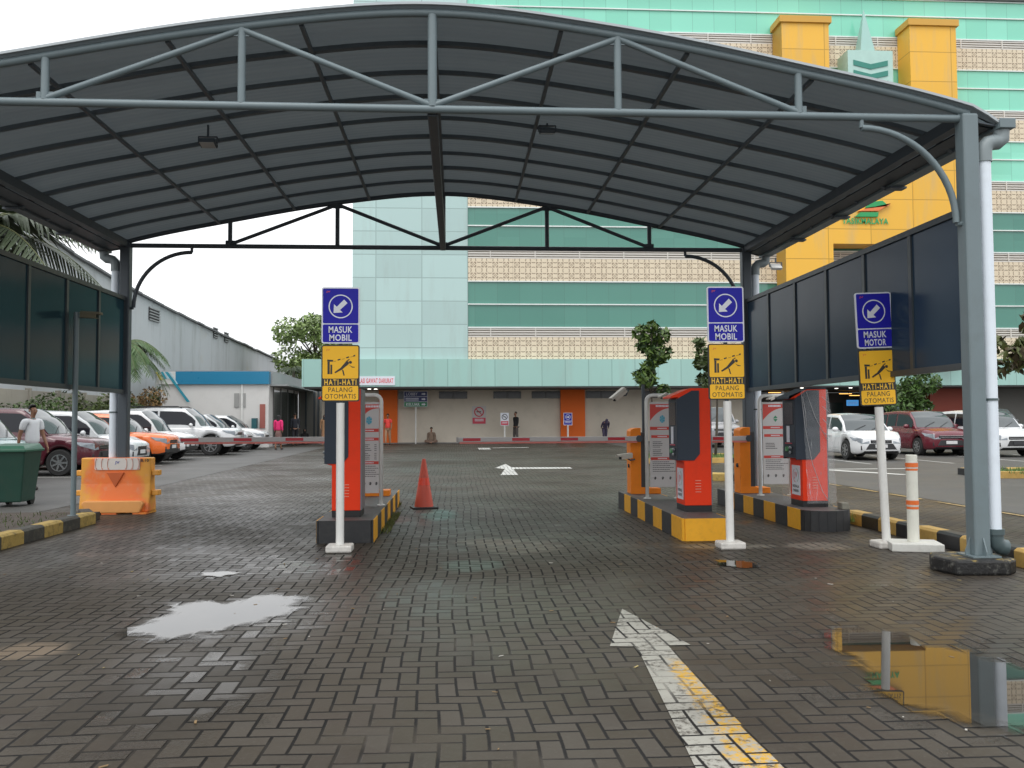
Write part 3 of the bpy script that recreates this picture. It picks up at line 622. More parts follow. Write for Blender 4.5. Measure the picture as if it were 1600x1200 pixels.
def info_board(label, xl, xr, y, kind):
    t = thing('tariff_board', label, 'sign board', (xl, y, IH), group='tariff boards behind the ticket machines')
    w = xr-xl; h = 1.47; r = .026; rc = .09
    pts = [(0, 0, 0), (0, 0, h-rc)]+[(rc-rc*math.cos(R(a)), 0, h-rc+rc*math.sin(R(a))) for a in (22, 45, 67, 90)]
    pts += [(w-rc+rc*math.sin(R(a)), 0, h-rc+rc*math.cos(R(a))) for a in (0, 22, 45, 67)]+[(w, 0, h-rc), (w, 0, 0)]
    m = MB(); m.tube(pts, r, 14); m.build('tube_frame', MWHT, t, smooth='all')
    m = MB(); m.lathe([(.055, 0), (.055, .01)], 18); m.lathe([(.055, 0), (.055, .01)], 18, (w, 0, 0)); m.build('foot_flange', MWHT, t)
    a, b_ = .045, w-.03; z0, z1 = .16, 1.375
    bd = MB(); bd.box(a, b_, -.012, .012, z0, z1); bd.build('panel', MBRD, t, bevel=.003)
    pr = MB(); Yf = -.0135; cx = (a+b_)/2; ww = b_-a
    def band(za, zb, xa=a+.004, xb=b_-.004): pr.add([(xa, Yf, za), (xb, Yf, za), (xb, Yf, zb), (xa, Yf, zb)], [(0, 1, 2, 3)])
    band(z1-.085, z1-.03); arc = [(a+.004, z1-.0852)]+[(a+.004+(ww-.008)*q/14, z1-.0854-.185*(1-q/14)**2.6) for q in range(14)]+[(b_-.004, z1-.0852)]
    pr.add([(x, Yf, z) for x, z in arc], [tuple(range(len(arc)))])
    band(.975, 1.02); band(.86, .9, a+.02); band(.545, .585, a+.01)
    pr.build('red_print', MRB, t)
    k = MB(); rr = random.Random(len(label))
    rows = [(z, .42) for z in (.80, .775, .75, .725, .685, .66, .635, .61)] if kind else [(z, .5) for z in (.76, .735, .71, .685)]
    for z, fr in rows:
        l = rr.uniform(.6, 1)*fr*ww; x = a+.04
        while x < a+.04+l: q = rr.uniform(.008, .02); k.add([(x, Yf, z), (x+q, Yf, z), (x+q, Yf, z+.009), (x, Yf, z+.009)], [(0, 1, 2, 3)]); x += q+.003
        for xx in (b_-.06, b_-.045): k.add([(xx, Yf, z), (xx+.011, Yf, z), (xx+.011, Yf, z+.01), (xx, Yf, z+.01)], [(0, 1, 2, 3)])
    for i in range(6):
        z = .515-i*.027; x = a+.035; l = ww*rr.uniform(.55, .9)
        while x < a+.03+l: q = rr.uniform(.01, .03); k.add([(x, Yf, z), (x+q, Yf, z), (x+q, Yf, z+.008), (x, Yf, z+.008)], [(0, 1, 2, 3)]); x += q+.004
    for i in range(3):
        xx = a+.06+i*ww*.3; k.add([(xx, Yf, .27), (xx+.014, Yf, .265), (xx+.022, Yf, .30), (xx+.008, Yf, .31)], [(0, 1, 2, 3)]); ring(k, xx+.011, .29, .014, .018, Yf, 12)
    k.build('small_print', MINK, t)
    e = MB(); 
    if kind:
        for q in range(6): e.prism([(cx+.04*math.cos(R(q*60+o)), 1.13+.055*math.sin(R(q*60+o))) for o in (0, 25, 50)]+[(cx, 1.13)], Yf-.001, Yf+.001)
    else:
        e.prism([(cx-.035, 1.13), (cx, 1.175), (cx+.035, 1.14), (cx+.01, 1.135)], Yf-.001, Yf+.001); e.prism([(cx-.03, 1.12), (cx+.005, 1.125), (cx+.035, 1.12), (cx, 1.08)], Yf-.001, Yf+.001)
    e.build('emblem', MCYAN if kind else MGRN, t)
    lt = MB(); x = a+.09
    for i in range(9): lt.add([(x, Yf-.001, z1-.072), (x+.016, Yf-.001, z1-.072), (x+.016, Yf-.001, z1-.045), (x, Yf-.001, z1-.045)], [(0, 1, 2, 3)]); x += .021
    for z in (.99, .873, .558):
        x = cx-.07
        for i in range(8): lt.add([(x, Yf-.001, z), (x+.012, Yf-.001, z), (x+.012, Yf-.001, z+.014), (x, Yf-.001, z+.014)], [(0, 1, 2, 3)]); x += .017
    lt.build('band_print', MSW, t)
    return t
info_board('white tube framed tariff board behind the left ticket machine', -1.14, -.80, 4.15, 1)
info_board('white tube framed tariff board with cyan emblem behind the middle ticket machine', 2.92, 3.36, 4.7, 1)
info_board('white tube framed tariff board with dark green emblem behind the wrapped ticket machine', 4.68, 5.14, 5.0, 0)

def cabinet(label, x0, y, w=.44):
    t = thing('barrier_cabinet', label, 'barrier cabinet', (x0, y, IH), group='orange boom cabinets')
    h = 1.0
    pf = [(0, 0), (0, h-.05), (.015, h-.025), (.06, h-.006), (.12, h), (.16, h), (.16, .1), (w*.55, .1), (w*.55, .085), (w, .085), (w, 0)]
    m = MB(); m.prism(pf, 0, .3); m.build('housing', MORG, t, bevel=.012, seg=3)
    m = MB(); m.box(.162, w*.5, .02, .28, .1, h*.93); m.build('inner_column', M('cab_grey', (.05, .05, .055), .5), t)
    m = MB(); m.lathe([(.03, 0), (.03, .02)], 12, (-.018, .12, .42), 'x'); m.build('lock', MSLT, t)
    return t
def boom(label, xa, xb, y, z, patches):
    """boom arm from hinge xb to tip xa"""
    t = thing('boom_arm', label, 'boom barrier', (xb, y, z), group='red and white boom arms'); Ln = xb-xa
    m = MB(); m.box(-Ln, .1, -.018, .018, -.035, .035); m.build('arm', M('boom_grey', (.50, .48, .47), .4, .06, 4), t, bevel=.006)
    m = MB(); m.box(-Ln+.02, .05, -.012, .012, -.062, -.036); m.build('rubber_strip', M('strip_red', (.70, .20, .17), .5), t, bevel=.004)
    for p in patches: q = MB(); q.box(p-xb-.13, p-xb+.13, -.0205, -.0185, -.022, .022); q.build('red_patch', M('patch_red', (.50, .02, .035), .35), t)
    c = MB(); c.box(-Ln-.03, -Ln, -.02, .02, -.045, .037); c.build('end_cap', M('cap_grey', (.35, .33, .32), .5), t)
    br = MB(); br.lathe([(.0, -.03), (.05, -.03), (.05, .03), (0, .03)], 14, (.08, 0, 0), 'y'); br.build('hinge', MSTD, t)
    return t
cabinet('orange boom cabinet at the back of the left island', -1.26, 5.55, .46)
cabinet('orange boom cabinet with curved top at the back of the middle island', 2.84, 5.45, .46)
cabinet('orange boom cabinet between the right sign and the wrapped machine', 4.50, 5.35, .46)
YB = 5.4
xx = lambda px: AY(px, 685, YB).x
boom('long boom arm lowered across the left lane', xx(285), -1.2, YB, 1.105, [xx(295), xx(378), xx(460)]) if 0 else None
boom('long boom arm lowered across the left lane', xx(285), -1.20, YB+.02, 1.11, [xx(296), xx(379), xx(460), xx(545)])
boom('boom arm lowered across the middle lane in front of the mall', xx(716), 2.86, YB-.1, 1.09, [xx(737), xx(813), xx(888), xx(961)])
boom('short boom arm lowered across the motorcycle lane', 3.42, 4.52, YB-.15, 1.085, [xx(1122)])

def cctv(label, loc, yaw, pitch, arm=None, s=1, mat=None, body=(.28, .09, .08)):
    t = thing('cctv_camera', label, 'camera', loc, group='cctv cameras'); t.rotation_euler = (0, pitch, yaw)
    m = MB(); l, w, h = body; m.prism([(-w/2, 0), (w/2, 0), (w/2, h*.6), (w*.38, h), (-w*.38, h), (-w/2, h*.6)], -l/2, l/2, 'yz') ; m.build('housing', mat or M('cctv_cream', (.50, .47, .41), .45), t, bevel=.006)
    m = MB(); m.box(l/2-.002, l/2+.004, -w*.36, w*.36, h*.1, h*.78); m.build('lens_window', MGLS, t)
    m = MB(); m.prism([(-w*.62, h*.66), (w*.62, h*.66), (w*.45, h*1.08), (-w*.45, h*1.08)], -l/2+.0, l/2+.05, 'yz'); m.build('sun_shield', mat or MC['cctv_cream'], t, bevel=.004)
    if arm:
        m = MB(); m.tube([(-.03, 0, 0)]+[tuple(a) for a in arm], .012, 8); m.build('bracket', MSTD, t)
    return t
# camera posts
def post(name, label, x, y, z0, z1, r, mat):
    t = thing(name, label, 'post', (x, y, z0)); m = MB(); m.box(-r, r, -r, r, 0, z1-z0); m.build('shaft', mat, t, bevel=.004); m = MB(); m.box(-r*2, r*2, -r*2, r*2, 0, .012); m.build('foot_plate', mat, t); return t
post('camera_post', 'thin black post standing behind the orange cabinet of the middle island', 3.13, 5.85, IH, 1.92, .022, MSTD)
cctv('large cream cctv camera high beside the middle tariff board, aimed down left', AY(968, 619, 5.85), R(205), R(32), [(-.12, 0, .0), (-.2, .03, -.12), (-.28, .03, -.3)], body=(.24, .10, .09)) if 0 else cctv('large cream cctv camera on the black post, aimed down at the middle lane', AY(970, 620, 5.8), R(200), R(36), [(-.08, .02, -.03), (-.17, .03, .02)], body=(.25, .10, .09))
cctv('cream cctv camera fixed low on the side of the middle orange cabinet', AY(978, 717, 5.3), R(205), R(6), [(-.08, 0, -.03), (-.16, 0, -.03)], body=(.2, .085, .075))
cctv('small cctv camera on the top tube of the middle tariff board', AY(1038, 621, 4.66), R(215), R(22), [(-.06, 0, -.01), (-.09, 0, -.02)], body=(.12, .05, .05))
cctv('small cctv camera on the top tube of the tariff board behind the wrapped machine', AY(1206, 625, 4.96), R(215), R(18), [(-.06, 0, 0), (-.1, 0, .0)], body=(.11, .05, .05))
lp = thing('camera_pole', 'tall slim grey pole carrying a small camera on the kerb of the left planting bed', 'pole', (-4.79, 4.15, .155))
MB().tube([(0, 0, 0), (0, 0, 2.67)], .034, 14).build('shaft', MST, lp, smooth=True); MB().lathe([(.07, 0), (.07, .012)], 14).build('foot_plate', MST, lp)
MB().tube([(0, 0, 2.60), (.12, 0, 2.60)], .012, 8).build('arm', MST, lp)
cctv('small weathered cctv camera near the top of the left grey pole', (-4.62, 4.13, 2.745), R(-8), R(4), body=(.22, .085, .08), mat=M('cctv_weathered', (.20, .18, .12), .7))

# ------------------------------------------------------------------ lane signs
def lane_sign(label, base, top_z, word2, lean=0, flat_base=False):
    t = thing('lane_sign', label, 'road sign', base, group='lane entry signs'); t.rotation_euler = (0, lean, 0)
    m = MB(); m.tube([(0, 0, .03), (0, 0, top_z-1.23)], .043, 18); m.build('pole', MWHT, t, smooth=True)
    MB().box(-.02, .02, .012, .03, top_z-1.229, top_z-.1).build('backing_rail', MSTD, t)
    m = MB(); m.box(-.135, .135, -.12, .12, 0, .075); m.build('base_block', M('base_white', (.62, .60, .56), .6, .1, 6, dirt=.35), t, bevel=.018)
    w = .20; zt = top_z
    for nm, z1, hh, frame, face in (('direction_plate', zt, .60, MSW, MBLU), ('warning_plate', zt-.615, .60, MINK, MYS)):
        z0 = z1-hh; pl = MB(); pl.prism(rrect(-w, w, z0, z1, .025), -.008, .008); po = pl.build(nm, frame, t)
        if nm == 'direction_plate':
            a = MB(); a.prism(rrect(-w+.014, w-.014, z0+.215, z1-.014, .014), -.0105, -.0085); a.prism(rrect(-w+.014, w-.014, z0+.014, z0+.203, .014), -.0105, -.0085); a.build('blue_field', face, po)
            c = MB(); cz = z1-.205; ring(c, 0, cz, .115, .127, -.012, 40)
            ar = [(-.074, -.070), (.022, -.064), (-.006, -.038), (.072, .036), (.036, .074), (-.040, -.004), (-.070, .024)]
            c.add([(x, -.012, cz+z) for x, z in ar], [tuple(range(7))]); c.build('arrow_mark', MSW, po)
            text('lettering', 'MASUK', .070, .25, MSW, po, (0, -.0105, z0+.148), off=.0015, bold=.02); text('lettering', word2, .070, .235, MSW, po, (0, -.0105, z0+.062), off=.0015, bold=.02)
            text('logo', 'JV', .022, .045, MLRED, po, (-.13, -.0105, z1-.05), off=.0015, bold=.03)
        else:
            a = MB(); a.prism(rrect(-w+.013, w-.013, z0+.243, z1-.013, .014), -.0105, -.0085); a.prism(rrect(-w+.013, w-.013, z0+.013, z0+.165, .014), -.0105, -.0085); a.build('yellow_field', face, po)
            g = MB(); y = -.012; cz = z0+.36
            def pg(*p): g.add([(x, y, cz+z) for x, z in p], [tuple(range(len(p)))])
            pg((-.135, -.07), (-.112, -.07), (-.112, .06), (-.135, .06)); pg((-.105, -.07), (-.086, -.07), (-.086, .03), (-.105, .03)); pg((-.138, .062), (-.08, .062), (-.075, .08), (-.138, .085))
            for k in range(5):
                u = k*.045; x0 = -.075+u; z_ = .06+u*.27; pg((x0, z_), (x0+.03, z_+.008), (x0+.03, z_+.022), (x0, z_+.014)) if k % 2 else pg((x0, z_), (x0+.03, z_+.008), (x0+.03, z_+.011), (x0, z_+.003))
            pg((.135, .115), (.155, .12), (.155, .135), (.135, .13))
            hd = [(.105+.016*math.cos(R(q)), .055+.016*math.sin(R(q))) for q in range(0, 360, 30)]; pg(*hd)
            pg((.0, -.005), (.02, -.02), (.09, .04), (.085, .062), (.062, .068)); pg((.0, -.005), (.02, -.02), (-.055, -.062), (-.062, -.048)); pg((.015, -.018), (.032, -.03), (.045, -.085), (.032, -.085))
            pg((.082, .04), (.09, .03), (.13, .004), (.12, .0)); pg((.12, -.0), (.122, .01), (.15, .006), (.15, -.001)); pg((.06, .07), (.066, .06), (.1, .085), (.092, .09))
            g.build('pictogram', MINK, po)
            text('lettering', 'HATI-HATI', .060, .335, M('text_yellow', (.95, .55, .05), .5), po, (0, -.0085, z0+.204), off=.0015, bold=.02); text('lettering', 'PALANG', .05, .25, MINK, po, (0, -.0105, z0+.125), off=.0015, bold=0); text('lettering', 'OTOMATIS', .05, .325, MINK, po, (0, -.0105, z0+.055), off=.0015, bold=0)
            text('logo', 'JV', .022, .04, MLRED, po, (-.13, -.0105, z1-.055), off=.0015)
    return t
lane_sign('blue MASUK MOBIL lane sign over yellow warning plate in front of the left island', (-1.02, 1.72, 0), 2.79, 'MOBIL')
lane_sign('blue MASUK MOBIL lane sign over yellow warning plate in front of the middle island', (3.10, 1.54, 0), 2.79, 'MOBIL', R(-.3))
lane_sign('blue MASUK MOTOR lane sign, tilted, standing next to the white bollard', (4.76, 1.44, 0), 2.72, 'MOTOR', R(-2.0))
bo = thing('bollard', 'white tube bollard with orange reflective bands on a square white slab', 'bollard', (4.95, 1.25, 0))
MB().box(-.25, .25, -.2, .2, 0, .085).build('base_slab', M('slab_white', (.62, .62, .58), .55, .08, 5, dirt=.25), bo, rot=(0, 0, R(-16)), bevel=.01)
MB().lathe([(.0, .085), (.058, .085), (.056, .98), (.05, .985), (.048, .97), (0, .97)], 24).build('tube', M('bollard_white', (.70, .70, .62), .45, .05, 3, dirt=.12), bo, smooth=True)
for z, c in ((.88, 0), (.835, 1), (.49, 0), (.435, 1)): MB().lathe([(.0625 if c == 0 else .059, z-.022 if c == 0 else z-.012), (.0625 if c == 0 else .059, z+.022 if c == 0 else z+.012)], 24).build('orange_band', M('reflect_orange', (.75, .16, .03), .35), bo, smooth=True)
for z in (.855, .465): MB().lathe([(.0605, z-.012), (.0605, z+.055)], 24, (0, 0, 0)).build('clear_sleeve', M('sleeve_white', (.65, .6, .55), .3), bo, smooth=True)
cn = thing('traffic_cone', 'faded red traffic cone with bright band on black square base', 'cone', (-.31, 6.2, 0))
MB().prism(rrect(-.2, .2, -.2, .2, .03), 0, .03, 'xy').build('base', MBASE, cn, rot=(0, 0, R(12)), bevel=.008)
MB().lathe([(.15, .03), (.145, .06), (.029, .76), (.022, .775), (.0, .775)], 28).build('cone', M('faded_red', (.66, .10, .06), .55, .12, 3, dirt=.25, dirtc='8a6a60'), cn, smooth=True)
MB().lathe([(.096, .365), (.078, .475)], 28).build('reflective_band', M('band_red', (.85, .06, .02), .35), cn, smooth=True)

# ------------------------------------------------------------------ water filled barrier, bin
tb = NT('barrier_plastic'); P = tb.obj(); x_, y_, z_ = tb.xyz(P)
f1 = tb.ss(tb.mth('ADD', tb.mth('ADD', tb.mth('MULTIPLY', tb.mth('ABSOLUTE', x_), -.75), tb.mth('MULTIPLY', tb.noise(P, 2.5, 4), 1.)), .0), .12, .34)
c = tb.mix(f1, lin((.72, .33, .045)), lin((.78, .17, .03))); c = tb.mix(tb.mth('MULTIPLY', tb.ss(tb.noise(P, 5, 6, .7), .5, .75), .5), c, lin((.60, .33, .2))); tb.base(c); tb.set(rough=.5); MBAR = tb.m
ba = thing('water_barrier', 'faded orange and yellow plastic road barrier standing at the end of the planting bed', 'barrier', (-4.92, 5.98, 0), R(-2))
m = MB(); hw = .52
prof = [(-.10, .84), (.10, .84), (.10, .45), (.16, .12), (.16, .03), (-.16, .03), (-.16, .12), (-.10, .45)]
vs_ = []; 
for x, e in ((-hw, .9), (hw, .9)): vs_ += [(x, y*e, z) for y, z in prof]
m.add(vs_, [tuple(range(8)), tuple(range(8, 16))[::-1]]+[(i, (i+1) % 8, 8+(i+1) % 8, 8+i) for i in range(8)]); bo_ = m.build('body', MBAR, ba, bevel=.02, seg=3)
m = MB(); m.prism([(-.38, .02), (.40, .02), (.46, .16), (.42, .20), (-.42, .20), (-.46, .16)], -.21, -.10); m.build('foot_ledge', M('ledge_orange', (.72, .33, .10), .5, .12, 4), ba, bevel=.015)
m = MB(); m.prism([(-.13, .62), (.13, .62), (0, .40)], -.112, -.07); m.build('wedge_recess', M('wedge_orange', (.50, .10, .02), .5), ba, bevel=.004)
m = MB()
for z in (.62, .32):
    for s in (-1, 1): m.box(min(s*hw, s*(hw+.11)), max(s*hw, s*(hw+.11)), -.06, .06, z-.05, z+.03)
m.build('coupling_lug', MBAR, ba, bevel=.012)
m = MB(); m.box(-.16, .06, -.2, .2, 0, .03); m.box(.3, .5, -.2, .2, 0, .03); m.build('foot', MBAR, ba)
m = MB(); m.prism(rrect(-.31, .36, .66, .835, .02), -.104, -.0905) ; st = m.build('sticker_strip', M('strip_white', (.62, .58, .54), .45), ba)
m = MB()
for s in (-1, 1):
    for q in (.12, .21, .30):
        pts = [(.025+s*(q+.025*math.cos(R(a))), .7475+.08*math.sin(R(a))*1.0) for a in range(-85, 86, 17)]
        for i in range(len(pts)-1): m.beam((pts[i][0], -.106, pts[i][1]), (pts[i+1][0], -.106, pts[i+1][1]), .003, .014, (0, 0, 1))
m.build('red_arcs', M('arc_red', (.6, .2, .13), .5), st)
text('logo', 'JV', .05, .07, M('logo_blue', (.1, .12, .35), .4), st, (.025, -.106, .765), off=.003, bold=.02)
text('lettering', 'B.10', .045, .12, MINK, ba, (.435, -.0935, .80), off=.012, bold=.03)
bi = thing('wheelie_bin', 'dark green plastic wheeled bin at the left edge beside the planting bed', 'bin', (-7.15, 7.35, 0), R(4))
MG = M('bin_green', (.010, .050, .034), .4, .15, 2, dirt=.15)
m = MB(); m.hexa([(-.24, -.26, .08), (.24, -.26, .08), (.24, .28, .08), (-.24, .28, .08), (-.32, -.34, .92), (.32, -.34, .92), (.32, .36, .92), (-.32, .36, .92)]); m.build('body', MG, bi, bevel=.02)
m = MB(); m.box(-.35, .35, -.38, .39, .90, .945); m.hexa([(-.34, -.37, .945), (.34, -.37, .945), (.34, .36, .945), (-.34, .36, .945), (-.28, -.3, 1.0), (.28, -.3, 1.0), (.28, .36, 1.03), (-.28, .36, 1.03)]); m.build('lid', M('bin_lid', (.02, .10, .06), .4, .1), bi, bevel=.012)
m = MB(); m.tube([(-.2, .43, .93), (.2, .43, .93)], .015, 8); m.build('handle', MG, bi)
for s in (-1, 1): MB().lathe([(.0, -.03), (.1, -.03), (.1, .03), (0, .03)], 18, (s*.17, .3, .1), 'x').build('wheel', MBASE, bi)

# ------------------------------------------------------------------ mall
mall = thing('shopping_mall', 'large mint green mall with patterned tan bands and yellow portal behind the car park', 'building', (0, 0, 0))
YF = 38.0; XL, XM, XR = -5.25, .83, 48
def panelmat(name, c, px, pz, seam=.03, rough=.35, ox=0, oz=0, var=.08, seamc=.72):
    t = NT(name); P = t.pos(); x, y, z = t.xyz(P); c = lin(c)
    def line(v, o, p):
        u = t.mth('DIVIDE', t.mth('SUBTRACT', v, o), p); fr = t.mth('FRACT', u); return t.mth('FLOOR', u), t.mth('MULTIPLY', t.mth('MINIMUM', fr, t.mth('SUBTRACT', 1., fr)), p)
    ix, dx = line(x, ox, px); iz, dz = line(z, oz, pz)
    sm = t.mth('SUBTRACT', 1., t.ss(t.mth('MINIMUM', dx, dz), seam*.4, seam)); wn = t.n('TexWhiteNoise'); t.l(t.vec(ix, 0., iz), wn.inputs['Vector'])
    cc = t.mix(wn.outputs['Value'], tuple(q*(1-var) for q in c[:3])+(1,), tuple(q*(1+var) for q in c[:3])+(1,))
    cc = t.mix(t.mth('MULTIPLY', t.ss(t.noise(P, 1.2, 6, .65, stretch=(1, 1, .14)), .46, .72), .26), cc, lin((.30, .33, .30)))
    t.base(t.mix(sm, cc, tuple(q*seamc for q in c[:3])+(1,))); t.set(rough=rough); t.bump(t.mth('ADD', t.mth('MULTIPLY', sm, -1.), t.mth('MULTIPLY', t.noise(P, .5, 2), .8)), .25, .02); return t.m
MMINT = panelmat('mint_cladding', (.43, .585, .565), 2.42, 1.24, .035, .38, -4.03, .32)
MMINTS = panelmat('mint_cladding_strip', (.33, .54, .49), 1.24, 9, .03, .38, -.25, -3, .05)
MYCL = panelmat('yellow_cladding', (.80, .44, .045), 2.35, 1.62, .03, .42, 17.64, .2, .05, .6)
def glassmat(name, c, c2):
    t = NT(name); P = t.pos(); x, y, z = t.xyz(P); u = t.mth('DIVIDE', x, 1.2); wn = t.n('TexWhiteNoise'); t.l(t.vec(t.mth('FLOOR', u), 0., t.mth('FLOOR', t.mth('DIVIDE', z, 1.25))), wn.inputs['Vector'])
    fr = t.mth('FRACT', u); sm = t.mth('SUBTRACT', 1., t.ss(t.mth('MULTIPLY', t.mth('MINIMUM', fr, t.mth('SUBTRACT', 1., fr)), 1.2), .008, .02))
    cc = t.mix(t.mth('ADD', t.mth('MULTIPLY', wn.outputs['Value'], .35), t.mth('MULTIPLY', t.noise(P, .09, 3), .65)), lin(c), lin(c2)); cc = t.mix(t.mth('MULTIPLY', sm, .35), cc, lin((.05, .12, .10)))
    t.base(cc); t.set(rough=.07, spec=.7); t.bump(t.mth('ADD', t.noise(P, .22, 2), t.mth('MULTIPLY', wn.outputs['Value'], .06)), .35, .12); return t.m
MGL = [glassmat('green_glass_low', (.05, .20, .155), (.09, .28, .22)), glassmat('green_glass_sky_tint', (.17, .56, .40), (.30, .78, .60))]  # upper floors' base colour is paler, with the sky reflection painted into it
# latticed band: tan screens with pierced circles and stars
tl = NT('tan_lattice'); P = tl.pos(); x_, y_, z_ = tl.xyz(P); per = .585
def cell(v, o, p): u = tl.mth('FRACT', tl.mth('DIVIDE', tl.mth('SUBTRACT', v, o), p)); return tl.mth('SUBTRACT', u, .5)
u_ = cell(x_, XM, per)
hts = {}
zz = None
# floor-local height: the bands repeat every 4.03 m above z=8.88; the lowest sits at 4.64
zl = tl.mth('ADD', tl.mth('MULTIPLY', tl.mth('LESS_THAN', z_, 7.), tl.mth('SUBTRACT', z_, 4.66)), tl.mth('MULTIPLY', tl.mth('GREATER_THAN', z_, 7.), tl.mth('FLOORED_MODULO', tl.mth('SUBTRACT', z_, 8.86), 4.01)))
v_ = tl.mth('SUBTRACT', tl.mth('FRACT', tl.mth('DIVIDE', tl.mth('ADD', zl, .0), per)), .5)
r_ = tl.mth('SQRT', tl.mth('ADD', tl.mth('MULTIPLY', u_, u_), tl.mth('MULTIPLY', v_, v_)))
au, av = tl.mth('ABSOLUTE', u_), tl.mth('ABSOLUTE', v_)
# four small square-ish holes round a star, and cuts between the circles
star = tl.mth('MULTIPLY', tl.mth('LESS_THAN', tl.mth('ABSOLUTE', tl.mth('SUBTRACT', tl.mth('MAXIMUM', au, av), .21)), .045), tl.mth('GREATER_THAN', tl.mth('MINIMUM', au, av), .05))
du, dv = tl.mth('SUBTRACT', au, .5), tl.mth('SUBTRACT', av, .5); rc_ = tl.mth('SQRT', tl.mth('ADD', tl.mth('MULTIPLY', du, du), tl.mth('MULTIPLY', dv, dv)))
ringc = tl.mth('MULTIPLY', tl.mth('LESS_THAN', tl.mth('ABSOLUTE', tl.mth('SUBTRACT', rc_, .30)), .035), tl.mth('GREATER_THAN', tl.mth('ABSOLUTE', tl.mth('SUBTRACT', au, av)), .09))
cut = tl.mth('MULTIPLY', tl.mth('MULTIPLY', tl.mth('LESS_THAN', r_, .12), tl.mth('GREATER_THAN', tl.mth('ABSOLUTE', tl.mth('SUBTRACT', au, av)), .03)), 0.8)
hole = tl.mth('MAXIMUM', tl.mth('MAXIMUM', star, ringc), cut)
u3 = tl.mth('FRACT', tl.mth('DIVIDE', tl.mth('SUBTRACT', x_, XM), 1.2*2)); vline = tl.mth('LESS_THAN', tl.mth('MINIMUM', u3, tl.mth('SUBTRACT', 1., u3)), .006)
cc = tl.mix(tl.noise(P, .8, 5), lin((.66, .56, .41)), lin((.78, .68, .52)))
tl.base(tl.mix(tl.mth('MAXIMUM', tl.mth('MULTIPLY', hole, .85), tl.mth('MULTIPLY', vline, .4)), cc, lin((.26, .19, .13)))); tl.set(rough=.7); tl.bump(tl.mth('MULTIPLY', hole, -1.), .8, .08); MLAT = tl.m
ML_W = M('louver_white', (.66, .63, .58), .5, .05, 1); ML_D = M('louver_gap', (.34, .31, .26), .7); MLINE = M('white_mullion', (.75, .80, .78), .4)
MB().box(XL, XM, YF, YF+12, 4.66, 25.3).build('corner_wall', MMINT, mall)
bands = [4.66, 8.88, 12.87, 16.88, 20.90]
tops = bands[1:]+[24.83]
for k, b in enumerate(bands):
    t_ = tops[k]
    MB().box(XM, XR, YF+.02, YF+.5, b, b+1.19).build('lattice_band', MLAT, mall)
    lv = MB(); lv.cur = 0; lv.box(XM, XR, YF+.12, YF+.5, b+1.19, b+1.68); lv.cur = 1
    for q in (0, .13, .26, .39): lv.box(XM, XR, YF+.03, YF+.11, b+1.2+q, b+1.2+q+.07)
    x = XM+1.2
    while x < XR: lv.box(x-.03, x+.03, YF-.0, YF+.029, b+1.19, b+1.68); x += 2.4
    lv.build('louvre_band', [ML_D, ML_W], mall)
    gl = MB(); gl.box(XM, XR, YF+.08, YF+.5, b+1.68, t_); gw = gl.build('window_band', MGL[0] if k < 2 else MGL[1], mall)
    MB().box(XM, XR, YF+.0, YF+.078, b+2.93, b+2.99).build('mullion', MLINE, gw)
    MB().box(XM, XR, YF-.0, YF+.078, t_-.06, t_-.001).build('mullion', MLINE, gw); MB().box(XM, XR, YF+.0, YF+.078, b+1.681, b+1.75).build('mullion', MLINE, gw)
MB().box(XM, XR, YF+.5, YF+14, 4.66, 25).build('core_wall', MMINT, mall)
MB().box(XL-.2, XR+.2, YF-.4, YF+14, 25.31, 26.2).build('roof_edge', M('roof_dark', (.06, .07, .07), .6), mall)
MB().box(XM, XR, YF-.1, YF+.5, 24.84, 25.31).build('parapet', M('parapet_dark', (.08, .09, .09), .6), mall)
# canopy strip over the ground floor
MB().box(-7.78, XR, YF-.45, YF+3, 3.22, 4.655).build('fascia', MMINTS, mall)
MB().box(-7.70, XR, YF-.38, YF+4.2, 3.14, 3.216).build('soffit', M('soffit_dark', (.10, .10, .10), .7), mall)
MWALL = M('ground_floor_wall', (.60, .535, .44), .6, .07, .6, bump=.1, dirt=.12)
MB().box(-7.2, 17.0, 40.5, 41.3, .0, 3.139).build('ground_wall', MWALL, mall)
MB().box(-7.3, 17.0, 40.1, 40.499, .0, .24).build('wall_plinth', M('plinth_grey', (.20, .19, .18), .7, .1, 2), mall)
for i, (a, c_) in enumerate(((592, 621), (876, 914))):
    xa, xb = AY(a, 650, 40.35).x, AY(c_, 650, 40.35).x; MB().box(xa, xb, 40.3, 40.52, .12, 3.139).build('pillar', M('pillar_orange', (.75, .14, .015), .6, .06, 1, spec=.3), mall)
for a, c_ in ((623, 640), (686, 730), (771, 814), (831, 875), (916, 962), (1003, 1046)):
    xa, xb = AY(a, 615, 40.45).x, AY(c_, 615, 40.45).x; w_ = MB(); w_.box(xa, xb, 40.44, 40.52, 2.66, 3.06); wo_ = w_.build('high_window', M('high_window', (.03, .032, .035), .2), mall)
    MB().box((xa+xb)/2-.02, (xa+xb)/2+.02, 40.41, 40.44, 2.66, 3.06).build('mullion', M('frame_dark', (.07, .07, .07), .5), wo_)
